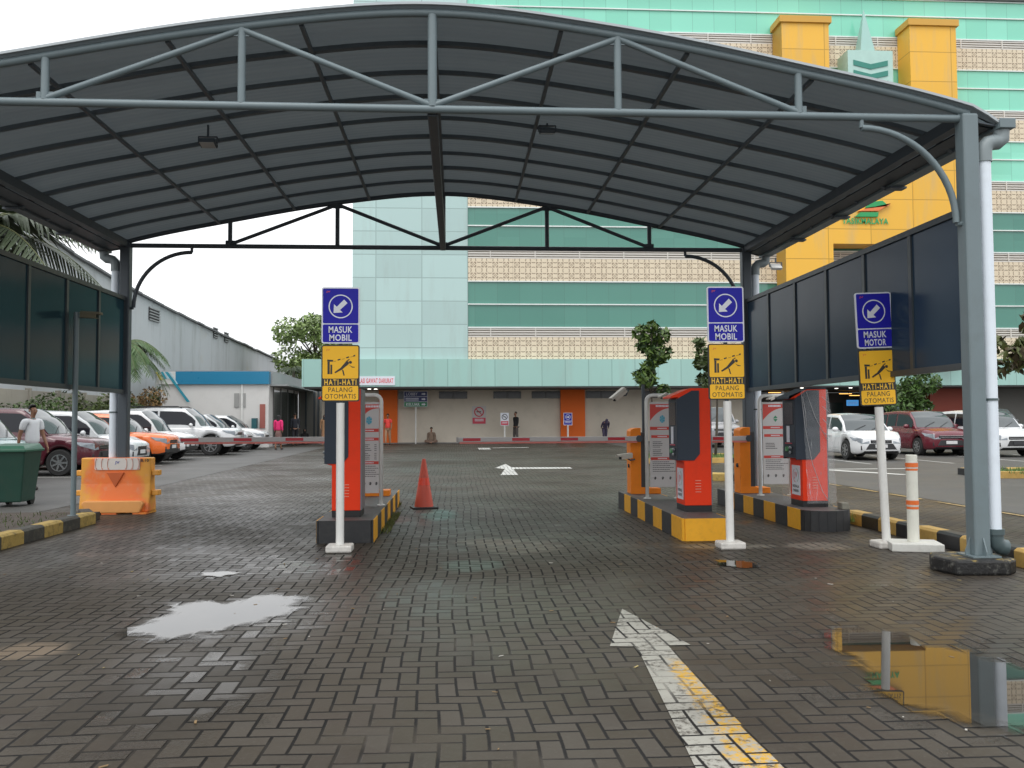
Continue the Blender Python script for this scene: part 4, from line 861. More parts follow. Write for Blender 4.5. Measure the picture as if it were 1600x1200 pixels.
# lobby recess and right part of the ground floor
lb = MB(); lb.box(17.0, 27.4, 47, 47.4, .1, 3.139); lb.build('lobby_wall', M('lobby_dark', (.05, .045, .04), .4, .2, .7), mall)
MB().box(16.7, 17.0, 41.3, 47, .1, 3.139).build('lobby_side', M('lobby_side', (.10, .09, .08), .6), mall); MB().box(27.4, 27.7, 41.3, 47, .1, 3.139).build('lobby_side', MC['lobby_side'], mall)
MB().box(17.0, 27.4, 42.3, 47, 3.142, 3.2).build('lobby_ceiling', MC['lobby_side'], mall)
for px, py, y in ((1253, 610, 38.6), (1329, 607, 38.6), (1307, 612, 39.4), (1577-1000, 607, 38.5), (587, 608, 38.6)):
    p = AY(px, py, y); MB().lathe([(0, -.015), (.09, -.015), (.09, 0)], 12, (p.x, y, 3.138)).build('downlight', emis('downlight_glow', (1, .95, .85), 5), mall)
for q in range(6):
    x0 = 19+q*1.1; m = MB(); m.box(x0, x0+.75, 43.2+q % 2, 43.28+q % 2, 3.02-(q % 3)*.08, 3.05-(q % 3)*.08); m.build('strip_lamp', emis('amber_glow', (1, .5, .12), 2.5), mall)
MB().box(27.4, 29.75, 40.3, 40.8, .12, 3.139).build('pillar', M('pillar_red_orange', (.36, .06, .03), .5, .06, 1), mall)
MB().box(29.75, XR, 40.5, 41, .1, 3.139).build('ground_wall', M('wall_dark_grey', (.16, .155, .14), .6, .08, .6), mall)  # dark grey wall right of the red-orange pillar
MB().box(20.0, 21.3, 46.9, 46.99, .2, 2.4).build('door', M('door_green_glass', (.03, .06, .06), .1), mall)
MB().box(23.0, 25.3, 46.9, 46.99, .2, 2.5).build('door', MC['door_green_glass'], mall)
# yellow portal
yl = MB(); yl.box(17.64, 20.25, YF-1.3, YF-.001, 4.66, 22.7); yl.build('portal_column', MYCL, mall)
yl = MB(); yl.box(24.75, 27.35, YF-1.3, YF-.001, 4.66, 22.7); yl.build('portal_column', MYCL, mall)
yl = MB(); yl.box(20.25, 24.75, YF-1.29, YF-.001, 10.75, 17.6); yl.box(27.35, 28.75, YF-1.28, YF-.001, 10.75, 17.6); yl.build('portal_panel', MYCL, mall)
for x0, x1 in ((17.64, 20.25), (24.75, 27.35)): MB().box(x0-.12, x1+.12, YF-1.42, YF-.001, 22.7, 23.05).build('column_cap', M('cap_yellow', (.60, .33, .05), .5, .05, 1), mall)
MGRT = M('sign_green', (.02, .32, .10), .45)
q_ = lambda px, py: (AY(px, py, YF-1.35).x, AY(px, py, YF-1.35).z)
pT = q_(1352, 345.5); text('mall_lettering', 'TASIKMALAYA', .32, 2.55, MGRT, mall, (pT[0], YF-1.295, pT[1]), off=.06, bold=.03)
lg = MB(); lg.cur = 0; lg.prism([q_(*p) for p in ((1335, 339), (1371, 339), (1372, 332), (1344, 332))], YF-1.42, YF-1.295); lg.prism([q_(*p) for p in ((1352, 325), (1386, 321), (1378, 314), (1358, 316))], YF-1.42, YF-1.295)
lg.cur = 1; lg.prism([q_(*p) for p in ((1340, 330.5), (1372, 330), (1391, 318), (1386, 322.5), (1352, 326.5))], YF-1.44, YF-1.295)
lg.build('mall_emblem', [MGRT, M('sign_orange', (.75, .20, .06), .45)], mall)
# spire ornament between the columns
cx = 22.55; sp = MB(); sp.add([(cx-.42, YF-1.0, 21.3), (cx+.42, YF-1.0, 21.3), (cx+.42, YF-.2, 21.3), (cx-.42, YF-.2, 21.3), (cx, YF-.6, 23.9)], [(0, 1, 4), (1, 2, 4), (2, 3, 4), (3, 0, 4), (3, 2, 1, 0)])
so_ = sp.build('spire', MMINTS, mall)
sp = MB(); sp.box(cx-1.25, cx+1.25, YF-1.25, YF-.001, 17.61, 21.3); bx_ = sp.build('spire_base', M('pale_mint', (.42, .62, .56), .4), mall)
sp = MB()
for q in range(5):
    z = 20.75-q*.55; sp.prism([(cx-.95, z), (cx, z-.22), (cx+.95, z), (cx+.95, z-.28), (cx, z-.5), (cx-.95, z-.28)], YF-1.29, YF-1.252)
sp.build('chevrons', M('chevron_green', (.03, .22, .17), .4), bx_)

# signs at the mall wall
def wall_sign(name, label, px0, px1, py0, py1, y, cat='sign'):
    a = AY(px0, py1, y); b = AY(px1, py0, y); return thing(name, label, cat, ((a.x+b.x)/2, y, (a.z+b.z)/2)), b.x-a.x, b.z-a.z
t, w, h = wall_sign('banner', 'white board with red INSTALASI GAWAT DARURAT lettering on the mint fascia', 545, 617, 588, 602, YF-.455)
MB().box(-w/2, w/2, -.03, -.001, -h/2, h/2).build('board', MSW, t); text('lettering', 'INSTALASI GAWAT DARURAT', h*.55, w*.93, M('text_red', (.7, .08, .1), .4), t, (0, -.03, 0), off=.006, bold=.02)
# lobby / exit direction sign on pole
t, w, h = wall_sign('direction_sign', 'blue and green LOBBY and KELUAR direction sign on a thin pole by the wall', 631, 668, 611.5, 636, 39.9, 'sign')
zb = t.location.z-.18
MB().tube([(0, .03, -zb), (0, .03, h/2)], .04, 8).build('pole', MWHT, t); MB().box(-w/2, w/2, -.02, .02, -h/2, h/2).build('frame', MSW, t)
q = MB(); q.box(-w/2+.025, w/2-.025, -.03, -.0205, h/6+.01, h/2-.02); q.box(-w/2+.025, w/2-.025, -.03, -.0205, -h/6+.01, h/6-.01); q.build('blue_field', M('navy', (.02, .03, .14), .4), t)
q = MB(); q.box(-w/2+.025, w/2-.025, -.03, -.0205, -h/2+.02, -h/6-.01); q.build('green_field', M('exit_green', (.01, .20, .07), .4), t)
text('lettering', 'LOBBY', .16, .62, MSW, t, (-.2, -.03, h/3), off=.006, bold=.01); text('lettering', 'KELUAR', .16, .74, MSW, t, (-.15, -.03, -h/3), off=.006, bold=.02)
q = MB()
for zz_ in (h/3, 0, -h/3): q.prism([(w/2-.32, zz_-.04), (w/2-.2, zz_-.04), (w/2-.2, zz_-.08), (w/2-.1, zz_), (w/2-.2, zz_+.08), (w/2-.2, zz_+.04), (w/2-.32, zz_+.04)], -.034, -.031)
for zz_ in (.04, -.05):
    x = -w/2+.1
    while x < w/2-.5: q.box(x, x+.05, -.034, -.031, zz_-.02, zz_+.03); x += .065
q.build('arrows', MSW, t)
def notice(label, px0, px1, py0, py1, y, on_pole, kind):
    t, w, h = wall_sign('notice_sign', label, px0, px1, py0, py1, y)
    MB().box(-w/2, w/2, -.02, .0, -h/2, h/2).build('board', MSW if kind != 'n' else M('notice_grey', (.5, .48, .47), .5), t)
    if kind == 'b':
        MB().box(-w/2+.03, w/2-.03, -.026, -.0205, -h/6+.02, h/2-.03).build('blue_field', MBLU, t); MB().box(-w/2+.03, w/2-.03, -.026, -.0205, -h/2+.03, -h/6-.01).build('blue_field', MBLU, t)
        q = MB(); ring(q, 0, h*.16, w*.25, w*.30, -.03, 24); q.prism([(-.09, h*.16-.03), (.0, h*.16-.03), (.0, h*.16-.07), (.1, h*.16), (.0, h*.16+.07), (.0, h*.16+.03), (-.09, h*.16+.03)], -.031, -.027)
        q.build('arrow_mark', MSW, t)
    else:
        MB().box(-w/2+.03, w/2-.03, -.026, -.0205, -h/2+.03, -h*.14).build('red_field', M('notice_red', (.55, .04, .07), .4), t)
        q = MB(); ring(q, 0, h*.18, w*.27, w*.35, -.028, 28)
        q.cur = 0; q.beam((-w*.2, -.028, h*.18+w*.2), (w*.2, -.028, h*.18-w*.2), .004, w*.06, (0, 0, 1)); q.cur = 1; q.box(-w*.18, w*.14, -.026, -.022, h*.16, h*.16+w*.07); q.build('prohibition_mark', [M('ring_red', (.5, .03, .05), .4) if kind == 'n' else MINK, MINK], t)
    q = MB()
    for zz_ in (-.25, -.33):
        x = -w*.3
        while x < w*.3: q.box(x, x+w*.07, -.030, -.0265, h*zz_, h*zz_+h*.045); x += w*.09
    q.build('small_print', MSW, t)
    if on_pole:
        zb = t.location.z-.18; MB().tube([(0, .03, -zb), (0, .03, h/2)], .045, 8).build('pole', MWHT, t); MB().box(-.25, .25, -.2, .2, -zb-.0, -zb+.09).build('base_block', MWHT, t, bevel=.02)
notice('grey and red no smoking notice hung flat on the beige mall wall', 737.5, 759.5, 634.5, 663, 40.49, False, 'n')
notice('small white and red prohibition sign on a short pole beside the man in black', 782, 795, 645, 665, 39.3, True, 'p')
notice('small blue arrow sign on a short pole in front of the orange pillar', 880.5, 894, 645, 664.5, 39.3, True, 'b')
t, w, h = wall_sign('lobby_sign', 'small lit blue sign hanging in the dark lobby above the white hatchback', 1323, 1341, 625, 634, 43); MB().box(-w/2, w/2, -.03, .03, -h/2, h/2).build('panel', emis('lit_blue', (.08, .35, .8), .55), t)
q = MB()
for zz_ in (.04, -.06):
    x = -w*.4
    while x < w*.4: q.box(x, x+.07, -.036, -.031, zz_-.02, zz_+.02); x += .1
q.build('print', MSW, t); MB().tube([(-w*.3, 0, h/2), (-w*.3, 0, 3.14-t.location.z)], .012, 6).build('hanger', MSTD, t)

# ------------------------------------------------------------------ left side buildings
tg = NT('stained_render'); P = tg.pos()
c = tg.mix(tg.noise(P, .25, 6), lin((.42, .44, .455)), lin((.54, .56, .57))); c = tg.mix(tg.mth('MULTIPLY', tg.ss(tg.noise(P, .9, 7, .7, stretch=(1, 1, .18)), .5, .72), .55), c, lin((.30, .31, .30)))
c = tg.mix(tg.mth('MULTIPLY', tg.ss(tg.noise(P, .5, 5), .58, .75), .4), c, lin((.42, .38, .30))); tg.base(c); tg.set(rough=.85); tg.bump(tg.noise(P, 3, 6), .3, .03)
wh = thing('warehouse', 'long stained grey rendered warehouse wall with sloping roofline behind the parked cars', 'building', (0, 0, 0))
m = MB(); XW = -16.2; rr = random.Random(2); top = []
yy = 14.
pts = [(14, 10.4), (30, 8.6), (37, 8.05), (40, 7.95), (49, 7.62), (80, 6.9), (92, 6.8)]
m.add([(XW, y, 0) for y, z in pts]+[(XW, y, z) for y, z in pts]+[(XW-14, y, 0) for y, z in pts]+[(XW-14, y, z+.5) for y, z in pts], [])
n = len(pts)
m.f += [(i, i+1, n+i+1, n+i) for i in range(n-1)]+[(n+i, n+i+1, 3*n+i+1, 3*n+i) for i in range(n-1)]+[(0, n, 3*n, 2*n), (n-1, 2*n-1, 4*n-1, 3*n-1)]; m.mi = [0]*len(m.f)
m.build('wall', tg.m, wh)
m = MB()
for a, b in zip(pts, pts[1:]):
    k = int((b[0]-a[0])/1.5)+1
    for i in range(k):
        u0, u1 = i/k, (i+1)/k; ya_, yb_ = a[0]+(b[0]-a[0])*u0, a[0]+(b[0]-a[0])*u1; za, zb_ = a[1]+(b[1]-a[1])*u0, a[1]+(b[1]-a[1])*u1; j = rr.uniform(-.03, .05)
        m.beam((XW, ya_, za+.04+j), (XW, yb_, zb_+.04+j), .35, .10)
m.build('coping', M('coping_grey', (.16, .165, .17), .8, .3, 3), wh)
for px, w_, py in ((240, 20, 492), (336, 10, 520), (353, 10, 527)):
    d = ray(px, py); k = (XW-CAM.x)/d.x; p = CAM+d*k; ww = w_/F_PX*(p.y+7.5)*2.2
    v = MB(); v.cur = 0; v.box(XW+.005, XW+.05, p.y-ww/2, p.y+ww/2, p.z-.35, p.z+.35); v.cur = 1
    for q in range(5): v.box(XW+.051, XW+.1, p.y-ww/2, p.y+ww/2, p.z-.35+q*.155, p.z-.35+q*.155+.06)
    v.build('wall_vent', [M('vent_dark', (.05, .05, .05), .8), M('vent_slat', (.3, .31, .31), .7)], wh)
tcn = NT('concrete_panels'); P = tcn.pos(); c = tcn.mix(tcn.noise(P, .6, 6), lin((.26, .24, .20)), lin((.40, .375, .32))); c = tcn.mix(tcn.mth('MULTIPLY', tcn.ss(tcn.noise(P, 1.1, 7, .7, stretch=(1, 1, .2)), .5, .7), .6), c, lin((.12, .115, .095))); tcn.base(c); tcn.set(rough=.9); tcn.bump(tcn.noise(P, 6, 5), .3, .02)
cw = thing('boundary_wall', 'stained beige precast concrete panel wall behind the left row of cars', 'wall', (0, 0, 0))
y = 4.
while y < 35.6:
    MB().box(-15.75, -15.67, y+.06, y+2.34, 0, 1.29).build('wall_panel', tcn.m, cw, bevel=.01); MB().box(-15.75, -15.67, y+.06, y+2.34, 1.3, 2.62).build('wall_panel', tcn.m, cw, bevel=.01)
    MB().box(-15.80, -15.60, y-.07, y+.07, 0, 2.7).build('wall_post', tcn.m, cw, bevel=.012); y += 2.4
bb = thing('bank_kiosk', 'small white building with blue fascia and diagonal teal stripes beyond the parked cars', 'building', (0, 0, 0))
Xa, Xb, Yk = AY(245, 600, 36).x, AY(419, 600, 36).x, 36.
MKW = M('kiosk_white', (.64, .63, .61), .5, .05, .7, dirt=.08); MKB = M('kiosk_blue', (.015, .19, .34), .3, .06, 1)
MB().box(Xa+.15, Xb, Yk+.15, 52, .1, 3.3).build('wall', MKW, bb)
MB().box(Xa+.9, Xb+.03, Yk, Yk+.4, 3.3, 3.93).build('blue_fascia', MKB, bb); MB().box(Xa, Xa+.9, Yk+.01, Yk+.4, 3.3, 3.93).build('white_fascia', M('fascia_white', (.6, .6, .58), .4), bb)
MB().box(Xb, Xb+.12, Yk+.4, 52, 3.3, 3.93).build('side_fascia', M('fascia_grey', (.30, .31, .31), .5, .12, .8), bb)
MB().box(Xb-.1, Xb+.9, Yk+.4, 52, 3.22, 3.296).build('side_soffit', MC['fascia_grey'], bb)
MB().box(Xa+.1, Xb-.01, Yk+.4, 52, 3.931, 3.99).build('roof', M('kiosk_roof', (.25, .25, .25), .8), bb)
def stripe(px0, py0, px1, py1, w_, mt, yo):
    a = AY(px0, py0, Yk-yo); b = AY(px1, py1, Yk-yo); ww = w_/F_PX*43.5; MB().prism([(a.x, a.z), (a.x+ww, a.z), (b.x+ww, b.z), (b.x, b.z)], Yk-yo, Yk-yo+.012).build('stripe', mt, bb)
MTEAL = M('stripe_teal', (.02, .25, .33), .4); MCY = M('stripe_cyan', (.45, .62, .68), .4); MYE = M('stripe_yellow', (.6, .5, .12), .4)
stripe(242, 581, 250, 594, 4, MYE, .02); stripe(251, 581, 257, 592, 3.5, MTEAL, .021); stripe(257, 581, 262, 592, 2.5, MCY, .022); stripe(257.5, 581, 292, 628, 4.5, MTEAL, .023); stripe(264, 581, 276, 600, 2, MCY, .024)
for px in (370, 380): p = AY(px, 622, Yk+.14); MB().box(p.x-.12, p.x+.12, Yk+.1, Yk+.149, 2.15, 2.85).build('wall_box', M('box_grey', (.3, .3, .29), .6), bb)
MB().tube([(AY(378, 622, Yk+.1).x, Yk+.1, .3), (AY(378, 622, Yk+.1).x, Yk+.1, 3.29)], .05, 8).build('drain_pipe', MWHT, bb)
p = AY(410, 660, Yk+.12); MB().box(p.x-.13, p.x+.13, Yk+.1, Yk+.149, 1.1, 2.3).build('poster', M('poster_red', (.32, .10, .08), .6), bb)
p = AY(399, 662, Yk+.12); MB().box(p.x-.12, p.x+.12, Yk-.2, Yk+.1, .2, 1.6).build('teal_cabinet', M('teal_cab', (.02, .10, .12), .5), bb)
y = Yk+1.2; gk = M('kiosk_glass', (.035, .045, .04), .12, .3, .6)
while y < 50: q = MB(); q.box(Xb+.001, Xb+.02, y, y+1.7, .25, 3.05); g_ = q.build('glass_panel', gk, bb); MB().box(Xb+.001, Xb+.05, y-.07, y-.001, .2, 3.2).build('door_frame', M('frame_grey', (.10, .10, .095), .5), g_); y += 1.85
MB().box(-9.1, -7.21, 44.0, 44.2, .19, 3.2).build('rear_partition', M('partition_pale', (.26, .25, .23), .7, .1, 1), bb)
for px in (478, 491, 497): p = AY(px, 650, 43.9); MB().box(p.x-.04, p.x+.04, 43.85, 43.99, .19, 3.2).build('partition_post', MSTD, bb)

# ------------------------------------------------------------------ trees, palms, shrubs
def leafm(name, c, v=.5):
    t = NT(name); P = t.obj(); r = t.n('ObjectInfo'); c = lin(c); t.base(t.mix(t.noise(P, 1.8, 4), tuple(q*(1-v) for q in c[:3])+(1,), tuple(min(1, q*(1+v)) for q in c[:3])+(1,)))
    t.set(rough=.5, spec=.4); t.b.inputs['Subsurface Weight'].default_value = 0; return t.m
def tree(name, label, x, y, h, clusters, nleaf, ls, c, trunk_r=.06, lean=(0, 0), seed=1, cat='tree', c2=None, z0=None, group=None):
    r = random.Random(seed); z0 = GZ(y) if z0 is None else z0; t = thing(name, label, cat, (x, y, z0), group=group); tr_ = MB(); top = Vector((lean[0], lean[1], h*.72))
    base_pts = [Vector((0, 0, 0)), Vector((lean[0]*.2+.03, lean[1]*.2, h*.25)), Vector((lean[0]*.6-.02, lean[1]*.6, h*.5)), top]
    tr_.tube(base_pts, [trunk_r, trunk_r*.85, trunk_r*.65, trunk_r*.35], 8)
    for (cx, cy, cz, cr_) in clusters:
        a = base_pts[2] if cz < h*.75 else top*.9; cc_ = Vector((cx, cy, cz)); tr_.tube([a, a.lerp(cc_, .5)+Vector((0, 0, .05*h)), cc_], [trunk_r*.45, trunk_r*.3, trunk_r*.08], 6)
    tr_.build('trunk', M('bark', (.085, .07, .055), .9, .3, 8, bump=.5), t, smooth='all')
    m = MB(); tot = sum(c_[3]**2 for c_ in clusters)
    for (cx, cy, cz, cr_) in clusters:
        for i in range(int(nleaf*cr_**2/tot)):
            while 1:
                d = Vector((r.uniform(-1, 1), r.uniform(-1, 1), r.uniform(-1, 1)))
                if .02 < d.length < 1: break
            rad = d.length**.5; d.normalize(); ctr = Vector((cx, cy, cz))+Vector((d.x, d.y, d.z*.8))*cr_*rad
            nrm = (d*.6+Vector((r.uniform(-1, 1), r.uniform(-1, 1), r.uniform(-.2, 1.2)))).normalized(); u = nrm.cross(Vector((r.uniform(-1, 1), r.uniform(-1, 1), r.uniform(-1, 1)))).normalized(); v = nrm.cross(u)
            s = ls*r.uniform(.6, 1.3); m.cur = 0 if r.random() < .62 else 1
            m.add([ctr-u*s, ctr-u*s*.2+v*s*.42-nrm*s*.05, ctr+u*s, ctr-u*s*.2-v*s*.42-nrm*s*.05], [(0, 1, 2, 3)])
    m.build('crown', [leafm(name+'_leaf'+str(seed), c), leafm(name+'_leafb'+str(seed), c2 or tuple(q*.55 for q in c))], t); return t
def cl(r, n, R_, z, zr, s): 
    r = random.Random(r); return [(r.uniform(-R_, R_), r.uniform(-R_, R_), z+r.uniform(-zr, zr), s*r.uniform(.7, 1.3)) for _ in range(n)]
tree('broadleaf_tree', 'slim young tree with big glossy leaves behind the middle tariff board', 6.3, 19.0, 4.2, cl(4, 17, .36, 3.2, 1.05, .25), 1150, .135, (.07, .12, .02), .05, seed=4, c2=(.03, .06, .02), group='young trees in the car park')
tree('broadleaf_tree', 'small tree almost hidden behind the middle MASUK MOBIL sign', 8.7, 20.4, 4.0, cl(9, 14, .5, 3.2, .85, .24), 1100, .13, (.06, .09, .025), .05, seed=9, lean=(.2, 0), group='young trees in the car park')
tree('broadleaf_tree', 'leafy branchy tree cut by the right edge of the picture', 12.9, 10.2, 4.4, cl(12, 17, .85, 3.1, .75, .22), 950, .13, (.085, .10, .03), .06, seed=12, c2=(.06, .045, .02), group='young trees in the car park')
tree('broadleaf_tree', 'dense rounded green tree behind the dark red hatchback', 20.2, 29.5, 3.5, cl(15, 14, .65, 2.35, .7, .5), 2200, .13, (.06, .12, .025), .08, seed=15, group='young trees in the car park')
tree('background_tree', 'pale yellow green tree rising behind the left end of the mint fascia', -10.9, 61, 9.6, cl(17, 24, 2.3, 6.9, 2.2, 1.2), 9500, .20, (.24, .33, .11), .16, seed=17, c2=(.13, .18, .06))
for i, (px, y, h, rad, c, lab) in enumerate(((40, 19, 1.9, .9, (.07, .12, .03), 'low green shrub behind the teal car at the left edge'), (160, 24, 2.3, 1.1, (.10, .14, .035), 'green shrub behind the silver car with the open boot'),
                                    (215, 27, 2.5, 1.0, (.22, .13, .04), 'orange leaved croton shrub beside the left canopy post'), (252, 30, 2.7, 1.1, (.09, .14, .035), 'green and yellow shrub in front of the white kiosk corner'), (185, 21.5, 1.9, .8, (.08, .12, .03), 'small green shrub between the canopy screen and the orange car'))):
    y = (CAM+ray(px, 640)*((-14.9-CAM.x)/ray(px, 640).x)).y; x = -14.9; h *= 1.22; tree('shrub', lab, x, y, h, cl(30+i, 15, rad*.95, h*.6, h*.22, rad*.55), 3600, .085, c, .03, seed=30+i, cat='shrub', group='shrubs along the boundary wall')
def palm(label, x, y, z_top, nf, fl, seed, c=(.05, .085, .03), droop=1.0, ang=None, dens=26):
    r = random.Random(seed); z0 = GZ(y); t = thing('palm_tree', label, 'palm', (x, y, z0), group='palms on the left'); h = z_top-z0
    MB().tube([(0, 0, 0), (.05, .02, h*.5), (0, 0, h)], [.16, .12, .1], 10).build('trunk', M('palm_bark', (.13, .11, .085), .9, .3, 10, bump=.7), t, smooth='all')
    m = MB(); 
    for k in range(nf):
        a = (2*math.pi*k/nf+r.uniform(-.2, .2)) if ang is None else R(ang[k % len(ang)]+r.uniform(-8, 8)); el = r.uniform(.15, 1.1); L_ = fl*r.uniform(.8, 1.1); pts = []
        for i in range(15):
            u = i/14; rr_ = L_*(u*math.cos(el*(1-u*.4))); zz_ = L_*(math.sin(el)*u-droop*.75*u*u); pts.append(Vector((rr_*math.cos(a), rr_*math.sin(a), h+zz_)))
        m.cur = 1; m.tube(pts, [.022*(1-i/16) for i in range(15)], 5); m.cur = 0
        for i in range(dens):
            u = .12+.86*i/dens; q = u*14; i0 = min(13, int(q)); p = pts[i0].lerp(pts[i0+1], q-i0); d = (pts[i0+1]-pts[i0]).normalized(); sd_ = d.cross(Vector((0, 0, 1))).normalized(); ll = fl*.30*math.sin(math.pi*min(.97, u*.85+.12))**.7+.05
            for s in (-1, 1):
                e = p+(sd_*s*.75+d*.6+Vector((0, 0, -.35-.4*r.random()))).normalized()*ll*r.uniform(.85, 1.1); w_ = .014*fl/1.6+.008
                m.add([p-d*w_, p+d*w_, p.lerp(e, .6)+d*w_*.9, e, p.lerp(e, .6)-d*w_*.6], [(0, 1, 2, 3, 4)])
    m.build('fronds', [leafm('palm_leaf'+str(seed), c, .6), M('palm_rib', (.12, .13, .05), .6)], t); return t
palm('large palm with long arching fronds above the left side screen', -8.6, 8.6, 4.85, 15, 2.9, 3, (.05, .07, .035), 1.0, None, 34)
palm('green palm behind the left rear canopy post beside the grey warehouse', -12.9, 27, 4.3, 26, 2.1, 5, (.055, .11, .03), 1.45, None, 34)
palm('small dark palm showing above the blue kiosk fascia', -11.0, 52.5, 5.0, 14, 1.3, 6, (.04, .07, .03), 1.1, None, 18)

# ------------------------------------------------------------------ cars
def interp(tab, x):
    for (a, za), (b, zb_) in zip(tab, tab[1:]):
        if x <= b: u = max(0, min(1, (x-a)/(b-a) if b > a else 1)); u = u*u*(3-2*u)*.35+u*.65; return za+(zb_-za)*u
    return tab[-1][1]
MTYRE = M('tyre_rubber', (.018, .018, .018), .75, .1); MRIM = M('alloy_rim', (.45, .46, .47), .28, .05, 3, metal=.8); MCHR = M('chrome', (.6, .6, .6), .15, .03, 3, metal=.95); MPLAST = M('black_trim', (.022, .022, .024), .5)
tgl = NT('car_glass'); tgl.base((.012, .013, .018, 1)); tgl.set(rough=.05, spec=.38); MCG = tgl.m
tgl = NT('windscreen_glass'); tgl.base((.05, .062, .065, 1)); tgl.set(rough=.04, ior=1.6, spec=.6); MWG = tgl.m
MLAMP = M('lamp_lens', (.26, .29, .32), .10, .5, 14); MPLW = M('plate_white', (.6, .6, .6), .5); MPLK = M('plate_black', (.03, .03, .035), .4)
def hull(name, pts, mat, parent):
    bm = bmesh.new(); 
    for p in pts: bm.verts.new(p)
    bmesh.ops.convex_hull(bm, input=bm.verts); me = bpy.data.meshes.new(name); bm.to_mesh(me); bm.free(); me.materials.append(mat)
    o = bpy.data.objects.new(name, me); col.objects.link(o); o.parent = parent; b = o.modifiers.new('bevel', 'BEVEL'); b.width = .012; b.segments = 2; return o
def car(label, cat, loc, heading, col_, L_=4.2, Wd=1.7, Ht=1.68, belt=.98, hood=.95, nose=.76, cowl=.95, roof0=1.62, roof1=3.75, tail=4.05, clr=.24, wr=.32, wb=(.80, .80), cladding=False, plate='k', rails=False, dark_face=False, rough=.28, kind='mpv', grille_w=.42):
    t = thing(kind, label, cat, (loc[0], loc[1], GZ(loc[1])), heading, group='parked cars'); hl, hw = L_/2, Wd/2
    paint = M('carpaint%.2f%.2f%.2f' % col_, col_, rough, .02, 1, coat=.8, spec=.5)
    X = lambda d: hl-d           # distance from the nose
    wx = (X(wb[0]), -hl+wb[1])
    topt = [(-hl, .62), (-hl+.04, .80), (-hl+.14, belt), (X(tail) if X(tail) > -hl+.16 else -hl+.16, belt+.02), (X(cowl), belt+.0), (X(cowl*.5), (hood+nose)/2+.085), (X(.16), nose+.075), (X(.05), nose+.03), (hl, nose-.06)]
    botb = [(-hl, .42), (-hl+.1, clr+.03), (0, clr), (X(.22), clr), (X(.06), clr+.04), (hl, clr+.10)]
    def hwid(x):
        e = max(0, (abs(x)-(hl-.62))/.62); return hw*(1-.26*e**2.4)
    st = sorted(set([round(-hl+L_*i/72, 4) for i in range(73)]+[round(w+o, 4) for w in wx for o in (-wr*1.13, wr*1.13)])); m = MB(); rows = []
    for x in st:
        zb_ = interp(botb, x); arch = 0
        for w in wx:
            d = abs(x-w)
            if d <= wr*1.14: zb_ = max(zb_, wr+math.sqrt(max(0, (wr*1.14)**2-d*d))*1.0)
        w = hwid(x); zt = interp(topt, x); zs = [zb_, zb_+.0, zb_+.05, zb_+(zt-zb_)*.35, zb_+(zt-zb_)*.68, zt-.085, zt-.03, zt, zt+.02]
        ysn = [0, .90, .975, 1.0, .995, .965, .925, .70, 0]; rows.append([(x, w*a, z) for a, z in zip(ysn, zs)])
    n = len(rows[0]); vs_ = [p for r_ in rows for p in r_]+[(p[0], -p[1], p[2]) for r_ in rows for p in r_]; off = len(rows)*n
    m.v = vs_
    for i in range(len(rows)-1):
        for k in range(n-1):
            mt = 1 if k < 1 else 0
            if cladding and k == 1: mt = 1
            for o in (0, off): m.f.append((o+i*n+k, o+(i+1)*n+k, o+(i+1)*n+k+1, o+i*n+k+1)); m.mi.append(mt)
    for i in (0, len(rows)-1): m.f.append(tuple([i*n+k for k in range(n)]+[off+i*n+k for k in range(n-1, -1, -1)])); m.mi.append(0)
    bd = m.build('body', [paint, MPLAST], t, smooth='all')
    bm = bmesh.new(); bm.from_mesh(bd.data); bmesh.ops.remove_doubles(bm, verts=bm.verts, dist=.0005); bmesh.ops.recalc_face_normals(bm, faces=bm.faces); bm.to_mesh(bd.data); bm.free(); bd.data.set_sharp_from_angle(angle=R(50))
    MB().box(-hl+.35, hl-.4, -hw+.22, hw-.22, clr+.02, .7).build('underbody', MPLAST, bd)
    # greenhouse
    rw = hw*.76; bwd = hw*.93; gz = [(X(cowl), belt), (X(cowl+(roof0-cowl)*.5), belt+(Ht-belt)*.60), (X(roof0), Ht-.035), (X((roof0+roof1)/2), Ht), (X(roof1), Ht-.04), (X(max(tail, roof1+.12)), belt+.03)]
    gz = sorted(gz); xs0, xs1 = X(cowl), gz[0][0]
    def g(x, v, off_=0):
        z = interp(gz, x); q = (z-belt)/(Ht-belt); e = bwd+(rw-bwd)*max(0, q); av = abs(v); sg = 1 if v >= 0 else -1
        crown = .035*(1-(min(av, .6)/.6)**2)*max(0, q)
        if av <= .6: y = e*av/.6; zz_ = z+crown-(.012 if av > .55 else 0)
        else: u = (av-.6)/.4; y = e+(bwd-e)*u; zz_ = z+(belt-.04-z)*u
        bul = .14*(1-(min(av, .6)/.6)**2)*(1 if x > X(roof0)-.01 else 0)*max(0, 1-abs(q-0.0)*.6)
        return Vector((x+bul, y*sg, zz_))
    def go(x, v, d):
        p = g(x, v); a = g(x+.01, v)-g(x-.01, v); b = g(x, v+.01)-g(x, v-.01); nn = b.cross(a); 
        if nn.length == 0: return p
        nn.normalize()
        if nn.z < 0 and abs(v) <= .6 or (abs(v) > .6 and nn.y*v < 0): nn = -nn
        return p+nn*d
    m = MB(); NX = 40; vv = [-1, -.9, -.8, -.7, -.62, -.58, -.5, -.4, -.25, -.1, 0, .1, .25, .4, .5, .58, .62, .7, .8, .9, 1]
    m.add([g(xs1+(xs0-xs1)*i/NX, v) for i in range(NX+1) for v in vv], [(i*21+k, i*21+k+1, (i+1)*21+k+1, (i+1)*21+k) for i in range(NX) for k in range(20)])
    m.build('cabin', paint, t, smooth='all').data.set_sharp_from_angle(angle=R(45))
